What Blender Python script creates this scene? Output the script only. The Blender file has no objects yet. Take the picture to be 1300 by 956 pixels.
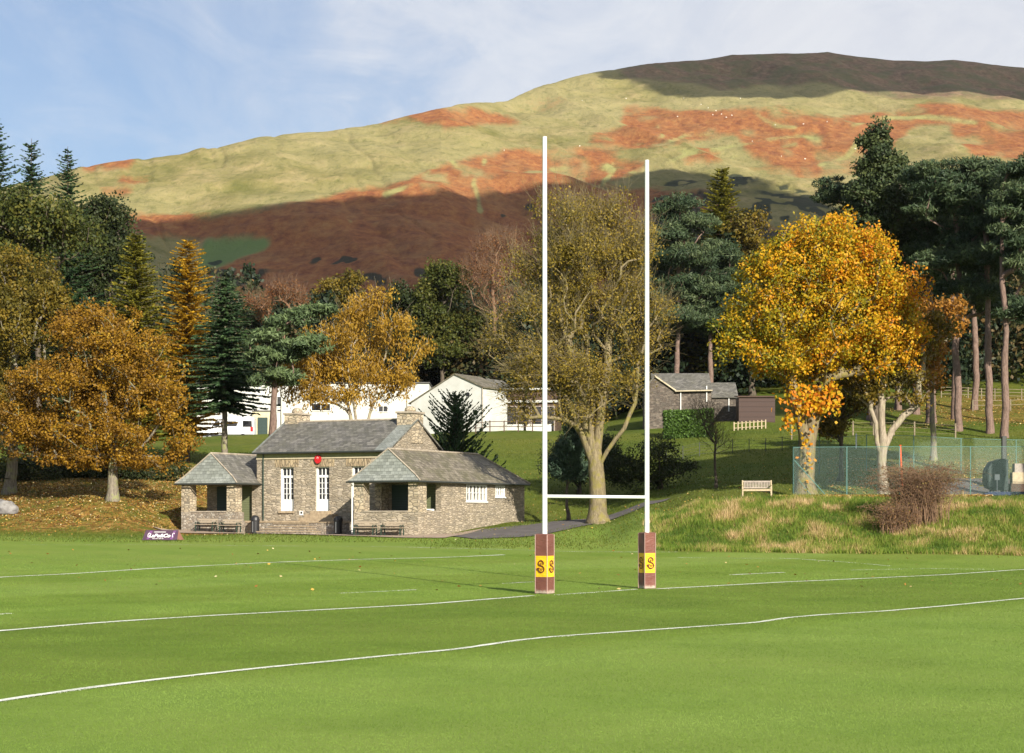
import bpy, bmesh, math, random
import numpy as np
from mathutils import Vector, Matrix, noise as mnoise
from mathutils.geometry import tessellate_polygon
R_ = math.radians
F = 2407.0; HOR = 655.0; CX = 650.0; CAMH = 2.42
scene = bpy.context.scene
col = scene.collection
# ------------------------------------------------------------------ helpers
def X_(px, Z): return (px - CX) / F * Z
def Z_(py, Z): return CAMH + (HOR - py) / F * Z
def P3(px, py, Z): return Vector((X_(px, Z), Z, Z_(py, Z)))

def tag(o, label=None, cat=None, group=None, kind=None):
    if label: o['label'] = label
    if cat: o['category'] = cat
    if group: o['group'] = group
    if kind: o['kind'] = kind
    return o
def empty(name, loc, rz=0.0, label=None, cat=None, group=None):
    o = bpy.data.objects.new(name, None); col.objects.link(o)
    o.empty_display_size = 0.3
    o.location = loc; o.rotation_euler = (0, 0, rz)
    return tag(o, label, cat, group)
def copy_tree(o, parent=None):
    c = o.copy(); col.objects.link(c); c.parent = parent
    for ch in list(o.children): copy_tree(ch, c)
    return c

def np_mesh(name, V, faces, material, parent=None, attrs=None, smooth=False, nper=4, uv=None, loc=None):
    """V (n,3); faces (m,nper) ints."""
    V = np.asarray(V, dtype=np.float32); faces = np.asarray(faces, dtype=np.int32)
    me = bpy.data.meshes.new(name)
    me.vertices.add(len(V)); me.vertices.foreach_set('co', V.ravel())
    m = len(faces)
    me.loops.add(m * nper); me.loops.foreach_set('vertex_index', faces.ravel())
    me.polygons.add(m)
    me.polygons.foreach_set('loop_start', np.arange(0, m * nper, nper, dtype=np.int32))
    try: me.polygons.foreach_set('loop_total', np.full(m, nper, dtype=np.int32))
    except Exception: pass
    if smooth: me.polygons.foreach_set('use_smooth', np.ones(m, dtype=bool))
    me.update(calc_edges=True)
    for k, a in (attrs or {}).items():
        a = np.asarray(a, dtype=np.float32)
        if a.ndim == 2:
            at = me.color_attributes.new(k, 'FLOAT_COLOR', 'POINT'); at.data.foreach_set('color', a.ravel())
        else:
            at = me.attributes.new(k, 'FLOAT', 'POINT'); at.data.foreach_set('value', a)
    if uv is not None:
        l = me.uv_layers.new(name='UVMap'); l.data.foreach_set('uv', np.asarray(uv, dtype=np.float32)[faces.ravel()].ravel())
    me.validate(clean_customdata=False)
    if material: me.materials.append(material)
    o = bpy.data.objects.new(name, me); col.objects.link(o); o.parent = parent
    if loc is not None: o.location = loc
    return o

class MB:
    """collects polygons; build() makes one mesh object, UV in metres per face"""
    def __init__(s): s.v = []; s.f = []; s.m = []
    def add(s, pts, mi=0):
        b = len(s.v); s.v += [tuple(p) for p in pts]; s.f.append(tuple(range(b, b + len(pts)))); s.m.append(mi)
    def box(s, x0, x1, y0, y1, z0, z1, mi=0, bev=0):
        if x0 > x1: x0, x1 = x1, x0
        if y0 > y1: y0, y1 = y1, y0
        c = [(x0,y0,z0),(x1,y0,z0),(x1,y1,z0),(x0,y1,z0),(x0,y0,z1),(x1,y0,z1),(x1,y1,z1),(x0,y1,z1)]
        for q in ((3,2,1,0),(4,5,6,7),(0,1,5,4),(1,2,6,5),(2,3,7,6),(3,0,4,7)): s.add([c[i] for i in q], mi)
        return s
    def prism(s, poly, dirv, mi=0):
        """poly: 3d points, extruded by vector"""
        d = Vector(dirv); a = [Vector(p) for p in poly]; b = [p + d for p in a]
        s.add(a[::-1], mi); s.add(b, mi)
        n = len(a)
        for i in range(n):
            j = (i + 1) % n; s.add([a[i], a[j], b[j], b[i]], mi)
        return s
    def slab(s, poly, th, mi=0):
        a = [Vector(p) for p in poly]; n = (a[1]-a[0]).cross(a[2]-a[0]).normalized()
        if n.z < 0: a = a[::-1]; n = -n
        return s.prism([p - n*th for p in a], n*th, mi)
    def tube(s, p0, p1, r0, r1=None, n=8, mi=0, caps=True):
        p0 = Vector(p0); p1 = Vector(p1); r1 = r0 if r1 is None else r1
        d = (p1-p0).normalized(); t = d.orthogonal().normalized(); b = d.cross(t)
        A = [p0 + (t*math.cos(k*2*math.pi/n) + b*math.sin(k*2*math.pi/n))*r0 for k in range(n)]
        B = [p1 + (t*math.cos(k*2*math.pi/n) + b*math.sin(k*2*math.pi/n))*r1 for k in range(n)]
        for i in range(n):
            j = (i+1) % n; s.add([A[i], A[j], B[j], B[i]], mi)
        if caps: s.add(A[::-1], mi); s.add(B, mi)
        return s
    def lathe(s, prof, n=16, mi=0, org=(0,0,0)):
        ox, oy, oz = org
        rings = [[(ox+r*math.cos(k*2*math.pi/n), oy+r*math.sin(k*2*math.pi/n), oz+z) for k in range(n)] for r, z in prof]
        for a, b in zip(rings, rings[1:]):
            for i in range(n):
                j = (i+1) % n; s.add([a[i], a[j], b[j], b[i]], mi)
        s.add(rings[0][::-1], mi); s.add(rings[-1], mi)
        return s
    def ribbon(s, pts, w, nrm, th=.004, mi=0):
        """flat stroke along pts (3d), width w, normal nrm, raised by th"""
        n = Vector(nrm).normalized(); pts = [Vector(p) for p in pts]; L = []; Rr = []
        for i, p in enumerate(pts):
            d = (pts[min(i+1, len(pts)-1)] - pts[max(i-1, 0)]).normalized(); sd = d.cross(n).normalized()*w*.5
            L.append(p+sd+n*th); Rr.append(p-sd+n*th)
        for i in range(len(pts)-1): s.add([L[i], L[i+1], Rr[i+1], Rr[i]], mi)
        return s
    def build(s, name, mats, parent=None, smooth=False, bevel=0.0):
        if not isinstance(mats, (list, tuple)): mats = [mats]
        me = bpy.data.meshes.new(name); me.from_pydata(s.v, [], s.f)
        for m in mats: me.materials.append(m)
        me.polygons.foreach_set('material_index', s.m)
        uvl = me.uv_layers.new(name='UVMap')
        for p in me.polygons:
            n = p.normal
            if abs(n.z) > .97: t = Vector((1,0,0)); b = Vector((0,1,0))
            else:
                t = Vector((0,0,1)).cross(n).normalized(); b = n.cross(t)
            for li in p.loop_indices:
                c = me.vertices[me.loops[li].vertex_index].co
                uvl.data[li].uv = (c.dot(t), c.dot(b))
        if smooth or bevel:
            bm = bmesh.new(); bm.from_mesh(me); bmesh.ops.remove_doubles(bm, verts=bm.verts, dist=1e-4)
            if bevel:
                bmesh.ops.bevel(bm, geom=[e for e in bm.edges if len(e.link_faces)==2 and e.calc_face_angle(0) > .6], offset=bevel, segments=1, affect='EDGES', profile=.5)
            bm.to_mesh(me); bm.free()
            if smooth: me.polygons.foreach_set('use_smooth', [True]*len(me.polygons))
        o = bpy.data.objects.new(name, me); col.objects.link(o); o.parent = parent
        return o

def wall_cells(mb, x0, x1, y0, y1, z0, z1, opens, axis='x', mi=0):
    """axis-aligned wall with openings [(a,b,za,zb)] measured along axis"""
    if axis == 'x': put = lambda a, b, c, d: mb.box(a, b, y0, y1, c, d, mi)
    else: put = lambda a, b, c, d: mb.box(x0, x1, a, b, c, d, mi)
    lo, hi = (x0, x1) if axis == 'x' else (y0, y1)
    ed = sorted({lo, hi} | {e for o in opens for e in o[:2] if lo < e < hi})
    for a, b in zip(ed, ed[1:]):
        m = (a+b)/2; hs = sorted([o[2:] for o in opens if o[0] < m < o[1]])
        z = z0
        for za, zb in hs:
            if za > z: put(a, b, z, za)
            z = max(z, zb)
        if z < z1: put(a, b, z, z1)

# ------------------------------------------------------------------ materials
def new_mat(name):
    m = bpy.data.materials.new(name); m.use_nodes = True
    nt = m.node_tree; nt.nodes.clear()
    out = nt.nodes.new('ShaderNodeOutputMaterial')
    return m, nt, out
class N:
    def __init__(s, nt): s.nt = nt
    def __call__(s, typ, props=None, **ins):
        n = s.nt.nodes.new(typ)
        for k, v in (props or {}).items(): setattr(n, k, v)
        for k, v in ins.items():
            key = k.replace('_', ' ') if k.replace('_', ' ') in [i.name for i in n.inputs] else k
            if k.startswith('i') and k[1:].isdigit(): sock = n.inputs[int(k[1:])]
            else: sock = n.inputs[key]
            if isinstance(v, bpy.types.NodeSocket): s.nt.links.new(v, sock)
            else: sock.default_value = v
        return n
    def link(s, a, b): s.nt.links.new(a, b)
    def ramp(s, fac, stops, interp='LINEAR'):
        n = s.nt.nodes.new('ShaderNodeValToRGB'); cr = n.color_ramp; cr.interpolation = interp
        while len(cr.elements) > 1: cr.elements.remove(cr.elements[-1])
        for i, (p, c) in enumerate(stops):
            e = cr.elements[0] if i == 0 else cr.elements.new(p)
            e.position = p; e.color = (c[0], c[1], c[2], 1)
        s.link(fac, n.inputs['Fac']); return n.outputs['Color']
    def mix(s, fac, a, b, blend='MIX'):
        n = s.nt.nodes.new('ShaderNodeMix'); n.data_type = 'RGBA'; n.blend_type = blend
        for v, i in ((fac, 0), (a, 6), (b, 7)):
            if isinstance(v, bpy.types.NodeSocket): s.link(v, n.inputs[i])
            else: n.inputs[i].default_value = v if i == 0 else (*v[:3], 1)
        return n.outputs[2]
    def math(s, op, a, b=0.0, clamp=False):
        n = s.nt.nodes.new('ShaderNodeMath'); n.operation = op; n.use_clamp = clamp
        for v, i in ((a, 0), (b, 1)):
            if isinstance(v, bpy.types.NodeSocket): s.link(v, n.inputs[i])
            else: n.inputs[i].default_value = v
        return n.outputs[0]
    def noise(s, vec, scale, detail=4, rough=.6, dist=0):
        n = s.nt.nodes.new('ShaderNodeTexNoise'); n.inputs['Scale'].default_value = scale
        n.inputs['Detail'].default_value = detail; n.inputs['Roughness'].default_value = rough; n.inputs['Distortion'].default_value = dist
        if vec: s.link(vec, n.inputs['Vector'])
        return n.outputs['Fac']
    def bsdf(s, colr, rough=.8, normal=None, spec=.3, metallic=0.0, **kw):
        n = s.nt.nodes.new('ShaderNodeBsdfPrincipled')
        for v, k in ((colr, 'Base Color'), (rough, 'Roughness'), (metallic, 'Metallic'), (spec, 'Specular IOR Level')):
            if isinstance(v, bpy.types.NodeSocket): s.link(v, n.inputs[k])
            else: n.inputs[k].default_value = (*v[:3], 1) if k == 'Base Color' else v
        if normal: s.link(normal, n.inputs['Normal'])
        return n.outputs['BSDF']
    def bump(s, h, strength=.5, dist=.02):
        n = s.nt.nodes.new('ShaderNodeBump'); n.inputs['Strength'].default_value = strength; n.inputs['Distance'].default_value = dist
        s.link(h, n.inputs['Height']); return n.outputs['Normal']
    def coord(s, which='Object'):
        return s.nt.nodes.new('ShaderNodeTexCoord').outputs[which]
    def attr(s, name, out='Fac'):
        n = s.nt.nodes.new('ShaderNodeAttribute'); n.attribute_name = name; return n.outputs[out]
    def mapping(s, vec, scale=(1,1,1), rot=(0,0,0)):
        n = s.nt.nodes.new('ShaderNodeMapping'); n.inputs['Scale'].default_value = scale; n.inputs['Rotation'].default_value = rot
        s.link(vec, n.inputs['Vector']); return n.outputs['Vector']

def simple(name, c, rough=.7, var=.15, scale=6.0, spec=.3, metallic=0.0, bump=0.0, c2=None):
    m, nt, out = new_mat(name); n = N(nt)
    v = n.coord('Object'); f = n.noise(v, scale, 5, .65)
    c2 = c2 or tuple(x*(1-var*2) for x in c)
    f2 = n.ramp(f, [(.3, c2), (.65, c)])
    nm = n.bump(f, bump, .02) if bump else None
    n.link(n.bsdf(f2, rough, nm, spec, metallic), out.inputs['Surface']); return m

def stone_mat(name, pal, mortar, sx=.34, sy=.115):
    m, nt, out = new_mat(name); n = N(nt)
    uv = n.coord('UV')
    nz = nt.nodes.new('ShaderNodeTexNoise'); nz.inputs['Scale'].default_value = 2.2; nz.inputs['Detail'].default_value = 3
    n.link(uv, nz.inputs['Vector'])
    vs = n('ShaderNodeVectorMath', {'operation': 'SUBTRACT'}); n.link(nz.outputs['Color'], vs.inputs[0]); vs.inputs[1].default_value = (.5,.5,.5)
    sc = n('ShaderNodeVectorMath', {'operation': 'MULTIPLY'}); n.link(vs.outputs[0], sc.inputs[0]); sc.inputs[1].default_value = (.25,.10,0)
    ad = n('ShaderNodeVectorMath', {'operation': 'ADD'}); n.link(uv, ad.inputs[0]); n.link(sc.outputs[0], ad.inputs[1])
    vo = n('ShaderNodeTexVoronoi', {'feature': 'F1'}, Scale=1.0, Randomness=.75); mp = n.mapping(ad.outputs[0], (1/sx, 1/sy, 1)); n.link(mp, vo.inputs['Vector'])
    ve = n('ShaderNodeTexVoronoi', {'feature': 'DISTANCE_TO_EDGE'}, Scale=1.0, Randomness=.75); n.link(mp, ve.inputs['Vector'])
    sepc = n('ShaderNodeSeparateColor'); n.link(vo.outputs['Color'], sepc.inputs[0])
    c = n.ramp(sepc.outputs[0], [(i/(len(pal)-1), p) for i, p in enumerate(pal)], 'CONSTANT')
    big = n.noise(uv, .7, 4, .6); fine = n.noise(uv, 25, 4, .7)
    c = n.mix(n.ramp(big, [(.35,(0,0,0)),(.65,(1,1,1))]), c, n.mix(.55, c, tuple(x*.62 for x in pal[2])))
    c = n.mix(n.math('MULTIPLY', fine, .35), c, (.10,.085,.07))
    edge = n.ramp(ve.outputs[0], [(.02,(1,1,1)),(.10,(0,0,0))])
    c = n.mix(edge, c, mortar)
    h = n.math('ADD', n.ramp(ve.outputs[0], [(.0,(0,0,0)),(.14,(1,1,1))]), n.math('MULTIPLY', fine, .4))
    n.link(n.bsdf(c, .9, n.bump(h, .9, .03), .15), out.inputs['Surface']); return m

def slate_mat(name, pal, moss=None, row=.24, wid=.3):
    m, nt, out = new_mat(name); n = N(nt)
    uv = n.coord('UV')
    b = nt.nodes.new('ShaderNodeTexBrick'); n.link(uv, b.inputs['Vector'])
    b.inputs['Color1'].default_value = (0,0,0,1); b.inputs['Color2'].default_value = (1,1,1,1); b.inputs['Mortar'].default_value = (.5,.5,.5,1)
    b.inputs['Scale'].default_value = 1; b.inputs['Brick Width'].default_value = wid; b.inputs['Row Height'].default_value = row
    b.inputs['Mortar Size'].default_value = .012; b.inputs['Mortar Smooth'].default_value = .3
    sep = n('ShaderNodeSeparateColor'); n.link(b.outputs['Color'], sep.inputs[0])
    c = n.ramp(sep.outputs[0], [(i/(len(pal)-1), p) for i, p in enumerate(pal)])
    big = n.noise(uv, .9, 5, .65); fine = n.noise(uv, 14, 4, .7)
    c = n.mix(n.ramp(big, [(.4,(0,0,0)),(.62,(.6,.6,.6))]), c, moss or tuple(x*.7 for x in pal[0]))
    lich = n.noise(uv, 5.5, 3, .5)
    c = n.mix(n.ramp(lich, [(.70,(0,0,0)),(.73,(.55,.55,.55))]), c, (.42,.42,.36))
    c = n.mix(n.math('MULTIPLY', b.outputs['Fac'], .7), c, tuple(x*.35 for x in pal[0]))
    # each course steps up over the next
    sv = n('ShaderNodeSeparateXYZ'); n.link(uv, sv.inputs[0])
    st = n.math('SUBTRACT', 1.0, n.math('FRACT', n.math('DIVIDE', sv.outputs[1], row)))
    h = n.math('ADD', n.math('MULTIPLY', st, 1.0), n.math('ADD', n.math('MULTIPLY', fine, .5), n.math('MULTIPLY', sep.outputs[0], .5)))
    n.link(n.bsdf(c, .62, n.bump(h, .8, .03), .35), out.inputs['Surface']); return m

def leaf_mat(name, stops, trans=.35, rough=.55, spec=.25):
    """stops: colour ramp over the pigment attribute 'tint'"""
    m, nt, out = new_mat(name); n = N(nt)
    t = n.attr('tint')
    c = n.ramp(t, stops)
    p = n.bsdf(c, rough, None, spec)
    tr = n('ShaderNodeBsdfTranslucent'); n.link(c, tr.inputs['Color'])
    mx = n('ShaderNodeMixShader', None, Fac=trans); n.link(p, mx.inputs[1]); n.link(tr.outputs[0], mx.inputs[2])
    n.link(mx.outputs[0], out.inputs['Surface']); return m

def bark_mat(name, a, b, lichen=None, scale=3.0):
    m, nt, out = new_mat(name); n = N(nt)
    v = n.coord('Object'); vs = n.mapping(v, (1,1,.25))
    f = n.noise(vs, scale*3, 5, .7); g = n.noise(v, scale*.7, 4, .6)
    c = n.ramp(f, [(.3, a), (.7, b)])
    if lichen: c = n.mix(n.ramp(g, [(.5,(0,0,0)),(.62,(.8,.8,.8))]), c, lichen)
    n.link(n.bsdf(c, .9, n.bump(f, 1.0, .06), .15), out.inputs['Surface']); return m

def sm(a, b, x):
    t = np.clip((x-a)/(b-a), 0, 1); return t*t*(3-2*t)
# ------------------------------------------------------------------ terrain
PROF = {  # bearing column -> (distance, height) pairs, measured outward from the viewpoint
 -400: [(58,0),(70,.18),(92,.43),(112,.95),(122,1.5),(130,2.9),(137,4.2),(170,7.2),(215,11.0),(260,15.5),(420,27)],
 0:    [(58,0),(70,.18),(92,.43),(112,.90),(121,1.35),(128,2.6),(134,3.75),(142,4.7),(170,7.4),(215,11.0),(260,15.5),(420,27)],
 143:  [(58,0),(70,.18),(92,.43),(112,.84),(120,1.17),(126,2.2),(130,3.4),(137,4.3),(170,7.4),(212,11.0),(260,15),(420,27)],
 225:  [(58,0),(70,.18),(92,.43),(112,.84),(122,1.2),(128.5,1.35),(134,3.1),(140,4.4),(170,7.6),(208,11.0),(260,14.5),(420,27)],
 330:  [(58,0),(70,.18),(92,.43),(112,.84),(118,1.2),(133,1.4),(142,2.6),(152,4.2),(175,8.0),(205,11.0),(260,14),(420,28)],
 450:  [(58,0),(70,.17),(92,.42),(112,.84),(116,1.15),(133,1.4),(142,2.6),(152,4.2),(172,7.8),(195,10.8),(260,13.6),(420,28)],
 575:  [(58,0),(70,.15),(92,.42),(112,.86),(116,1.15),(122,1.35),(133,2.1),(142,3.3),(165,7.4),(193,10.8),(260,13.6),(420,28)],
 660:  [(58,0),(70,.12),(92,.40),(108,.80),(116,1.15),(124,1.75),(132,2.3),(142,3.3),(165,7.2),(193,10.9),(260,14.2),(420,28)],
 757:  [(58,0),(70,.08),(92,.35),(104,.65),(112,1.12),(116,1.6),(121,2.05),(132,2.5),(142,3.3),(165,7.0),(193,11.0),(260,16),(420,30)],
 830:  [(58,0),(80,.08),(97,.38),(103,.75),(109,2.0),(115,2.6),(122,2.95),(142,4.3),(165,7.6),(190,11.2),(260,18),(420,33)],
 900:  [(58,0),(80,.05),(96,.33),(102,.7),(108,2.7),(112,3.2),(122,3.6),(142,5.0),(165,8.0),(190,11.5),(260,19),(420,35)],
 960:  [(58,0),(84,.04),(96,.33),(102,.7),(108,3.0),(112,3.55),(122,3.75),(142,5.4),(165,8.3),(188,11.6),(260,20.5),(420,37)],
 1060: [(58,0),(84,.02),(95,.32),(100,.6),(107,3.0),(112,3.6),(124,3.75),(142,5.9),(165,8.8),(185,11.4),(260,22),(420,39)],
 1300: [(58,0),(86,.02),(92,.25),(97,.5),(104,2.9),(110,3.55),(126,3.85),(142,5.6),(165,8.8),(185,11.4),(220,16.2),(260,23.5),(420,42)],
 1700: [(58,0),(84,.02),(90,.25),(95,.5),(102,2.9),(108,3.55),(126,3.9),(142,5.6),(165,8.8),(185,11.4),(220,16.2),(260,23.5),(420,42)],
}
PK = np.array(sorted(PROF)); ZD = np.arange(0, 421, 0.5)
TAB = []
for k in PK:
    p = np.array([(0,0),(50,0)] + PROF[k], float); z = np.interp(ZD, p[:,0], p[:,1])
    ker = np.hanning(9); ker /= ker.sum(); zz = np.convolve(np.pad(z, 4, mode='edge'), ker, 'valid')
    TAB.append(zz)
TAB = np.array(TAB)
def terr(X, Y):
    X = np.asarray(X, float); Y = np.asarray(Y, float); shp = np.broadcast(X, Y).shape
    X = np.broadcast_to(X, shp).ravel(); Y = np.broadcast_to(Y, shp).ravel()
    px = CX + F*X/np.maximum(Y, 1.0)
    px = np.clip(px, PK[0], PK[-1]-.01)
    i = np.clip(np.searchsorted(PK, px, side='right')-1, 0, len(PK)-2)
    t = (px-PK[i])/(PK[i+1]-PK[i]); t = t*t*(3-2*t)
    D = np.clip(Y, 0, 419.9)/.5; j = D.astype(int); f = D-j; j1 = np.minimum(j+1, len(ZD)-1)
    za = TAB[i, j]*(1-f)+TAB[i, j1]*f; zb = TAB[i+1, j]*(1-f)+TAB[i+1, j1]*f
    z = za*(1-t)+zb*t
    # gentle undulation away from the pitch
    w = sm(112, 135, Y)
    z = z + w*(.12*np.sin(X*.31+Y*.17)+.10*np.sin(X*.13-Y*.41+1.3)+.05*np.sin(X*.9+Y*.7))
    return z.reshape(shp)
def tz(x, y): return float(terr(x, y))
def ground_hit(px, py):
    """first point of the ground seen in that direction"""
    Y = np.arange(14, 419, .1); zr = CAMH + (HOR-py)/F*Y; zt = terr(X_(px, Y), Y)
    k = np.argmax(zt >= zr)
    if zt[k] < zr[k]: k = len(Y)-1
    return Vector((X_(px, Y[k]), Y[k], zt[k]))
def on_ground(px, Z, dz=0.0):
    x = X_(px, Z); return Vector((x, Z, tz(x, Z)+dz))

def BAND(u):
    """how the pitch was mown: + paler, - darker, by distance past the goal line"""
    return np.interp(u, [-60,-15,-13.2,-9,-7,-.6,.2,5,6,11,12,17,18,23,24,60], [.5,.5,-.5,-.5,-.7,-.7,.15,.15,-.25,-.2,.45,.4,-.2,-.1,.3,.2])
def build_ground():
    az = list(np.arange(-480, 1720, 4.0))
    th = [math.atan((a-CX)/F) for a in az]
    lo, hi = th[0], th[-1]
    th = list(np.linspace(-math.pi, lo, 60)[:-1]) + th + list(np.linspace(hi, math.pi, 60)[1:])
    th = np.array(th)
    r = np.concatenate([[1.5,5,10,15], np.arange(18, 90, 1.0), np.arange(90, 150, .5), np.arange(150, 270, 1.5), np.arange(270, 421, 8)])
    T, Rr = np.meshgrid(th, r, indexing='ij')
    c = np.cos(T); 
    # within the view the rings are planes of constant Y, elsewhere circles
    k = np.where(c > .7, 1/np.maximum(c, .7), 1/.7)
    Xg = Rr*np.sin(T)*k; Yg = Rr*np.cos(T)*k
    Zg = terr(Xg, np.maximum(Yg, 0))
    nT, nR = T.shape
    V = np.stack([Xg, Yg, Zg], -1).reshape(-1, 3)
    idx = np.arange(nT*nR).reshape(nT, nR)
    fa = np.stack([idx[:-1,:-1], idx[1:,:-1], idx[1:,1:], idx[:-1,1:]], -1).reshape(-1, 4)[:, ::-1]
    px = CX+F*Xg/np.maximum(Yg, 1); Y = Yg
    front = (Yg > 1)
    # colour zones (true ground cover): litter under the left trees, rough bank, lawn
    litter = sm(360, 250, px)*sm(120.5, 123, Y)*(1-sm(150, 175, Y)) + .55*sm(1120, 1230, px)*sm(182, 190, Y)*(1-sm(215, 230, Y))
    litter = litter + .35*sm(1080,1200,px)*sm(112,116,Y)*(1-sm(150,165,Y))
    rough = sm(800, 850, px)*sm(-.5, 1.5, Y-(100-(px-830)*.0105))*(1-sm(-1.0, .6, Y-(112.0-(px-900)*.004)))
    lawn = sm(114, 122, Y)
    lawn = np.maximum(lawn, sm(830, 860, px)*sm(98,101,Y))
    for a in (litter, rough, lawn): a[~front] = 0
    u = -(Xg-.99)*.786+(Yg-58.3)*.618
    band = BAND(u)*(Yg < 125); band[~front] = 0
    o = np_mesh('ground', V, fa, M['ground'], attrs={'band': band.ravel(), 'litter': np.clip(litter,0,1).ravel(), 'rough': np.clip(rough,0,1).ravel(), 'lawn': lawn.ravel()}, smooth=True)
    tag(o, kind='structure')
    return o

def draped(name, left, right, material, dz=.03, across=5, kind='structure', step=1.0):
    """a strip between two polylines of (x,y) laid on the terrain"""
    def resamp(pl, n):
        pl = np.array(pl, float); d = np.r_[0, np.cumsum(np.linalg.norm(np.diff(pl, axis=0), axis=1))]
        t = np.linspace(0, d[-1], n); return np.stack([np.interp(t, d, pl[:,0]), np.interp(t, d, pl[:,1])], 1)
    L = np.linalg.norm(np.diff(np.array(left, float), axis=0), axis=1).sum(); n = max(4, int(L/step))
    A = resamp(left, n); B = resamp(right, n)
    t = np.linspace(0, 1, across)[None, :, None]
    G = A[:, None, :]*(1-t)+B[:, None, :]*t
    Z = terr(G[...,0], G[...,1])+dz
    V = np.concatenate([G, Z[...,None]], -1).reshape(-1, 3)
    idx = np.arange(n*across).reshape(n, across)
    fa = np.stack([idx[:-1,:-1], idx[1:,:-1], idx[1:,1:], idx[:-1,1:]], -1).reshape(-1, 4)
    o = np_mesh(name, V, fa, material, smooth=True)
    me = o.data
    if me.polygons[0].normal.z < 0: me.flip_normals()
    if kind: tag(o, kind=kind)
    return o

LINES = []
def paint_line(pix, w=.15, name='pitch_line', dz=.012, mat=None, jit=.02, seed=1):
    """a line marked on the turf through the ground points seen at pix"""
    pts = [ground_hit(*p) for p in pix]
    pl = np.array([(p.x, p.y) for p in pts])
    d = np.r_[0, np.cumsum(np.linalg.norm(np.diff(pl, axis=0), axis=1))]
    n = max(3, int(d[-1]/.4)); t = np.linspace(0, d[-1], n)
    # smooth interpolation
    xs = np.interp(t, d, pl[:,0]); ys = np.interp(t, d, pl[:,1])
    if len(pl) > 2:
        k = max(3, int(n/len(pl)/1.5)|1); ker = np.ones(k)/k
        def s2(a):
            p = np.r_[2*a[0]-a[1:k//2+1][::-1], a, 2*a[-1]-a[-k//2:-1][::-1]][:len(a)+k-1]
            return np.convolve(p, ker, 'valid')[:len(a)]
        xs = s2(xs); ys = s2(ys)
    LINES.append((xs, ys, w))
    rng = np.random.default_rng(seed)
    dx = np.gradient(xs); dy = np.gradient(ys); L = np.hypot(dx, dy); nx, ny = -dy/L, dx/L
    wob = np.convolve(rng.normal(0, jit, n+8), np.ones(9)/9*1.6, 'valid')
    ww = w*.5*(1+rng.uniform(-.2,.2,n))
    A = np.stack([xs+nx*(wob+ww), ys+ny*(wob+ww)], 1); B = np.stack([xs+nx*(wob-ww), ys+ny*(wob-ww)], 1)
    V = []
    for P in (A, B): V.append(np.c_[P, terr(P[:,0], P[:,1])+dz])
    V = np.stack(V, 1).reshape(-1, 3); idx = np.arange(2*n).reshape(n, 2)
    fa = np.stack([idx[:-1,0], idx[1:,0], idx[1:,1], idx[:-1,1]], -1)
    o = np_mesh(name, V, fa, mat or M['paint'], smooth=True)
    if o.data.polygons[0].normal.z < 0: o.data.flip_normals()
    return tag(o, kind='structure')

# ------------------------------------------------------------------ the fell
RIDGE = np.array([(-700,250),(-300,240),(0,236),(60,222),(100,211),(150,205),(190,201),(240,197),(270,190),(300,181),(330,173),(360,166),(390,162),(420,160),(450,155),(480,150),(510,142),(540,135),(570,128),(592,124),(615,122),(640,118),(670,108),(700,100),(730,94),(760,88),(780,85),(810,79),(850,73),(900,68),(950,65),(1000,63),(1050,61),(1075,64),(1100,67),(1135,72),(1170,72),(1210,70),(1250,75),(1300,80),(1400,90),(1700,120),(2100,170)], float)
DRID = np.array([(-700,1300),(100,1450),(300,1600),(560,1850),(660,2150),(800,2450),(1050,2650),(2100,2700)], float)
BASEY = np.array([(-700,500),(300,498),(650,492),(900,455),(1300,424),(2100,410)], float)
def fell_y(px, D):
    px = np.asarray(px, float); D = np.asarray(D, float)
    yr = np.interp(px, RIDGE[:,0], RIDGE[:,1]); dr = np.interp(px, DRID[:,0], DRID[:,1]); y0 = np.interp(px, BASEY[:,0], BASEY[:,1])+6
    s = (D-390)/(dr-390); sc = np.clip(s, 0, 1)
    g = np.where(s <= 1, .45*sc+.55*np.sin(sc*math.pi/2)**1.1, 1)
    g = np.minimum(g, 1)
    # near the ridge roll over
    roll = np.where(s > .93, ((np.clip(s,.93,None)-.93))**2*1.9, 0)
    return y0+(yr-y0)*(g)+roll*(y0-yr)*1.2, s
def fell_point(px, py):
    D = np.arange(392, 2700, 3.0); y, s = fell_y(px, D)
    k = np.argmax(y <= py)
    if y[k] > py: k = int(np.argmin(y))
    return Vector((X_(px, D[k]), D[k], Z_(y[k], D[k])))

def inpoly(px, py, poly):
    poly = np.asarray(poly, float); c = np.zeros(px.shape, bool); n = len(poly); j = n-1
    for i in range(n):
        xi, yi = poly[i]; xj, yj = poly[j]
        cond = ((yi > py) != (yj > py)) & (px < (xj-xi)*(py-yi)/(yj-yi+1e-12)+xi)
        c ^= cond; j = i
    return c
def vnoise(x, y, seed=0):
    """value noise, vectorised"""
    rng = np.random.default_rng(seed); T = rng.random((256, 256))
    xi = np.floor(x).astype(int); yi = np.floor(y).astype(int); fx = x-xi; fy = y-yi
    fx = fx*fx*(3-2*fx); fy = fy*fy*(3-2*fy)
    g = lambda a, b: T[a & 255, b & 255]
    return (g(xi,yi)*(1-fx)+g(xi+1,yi)*fx)*(1-fy)+(g(xi,yi+1)*(1-fx)+g(xi+1,yi+1)*fx)*fy
def fbm(x, y, o=4, seed=0):
    a = 0; w = 1; t = 0
    for k in range(o): a = a+w*vnoise(x*2**k, y*2**k, seed+k); t += w; w *= .55
    return a/t

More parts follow.
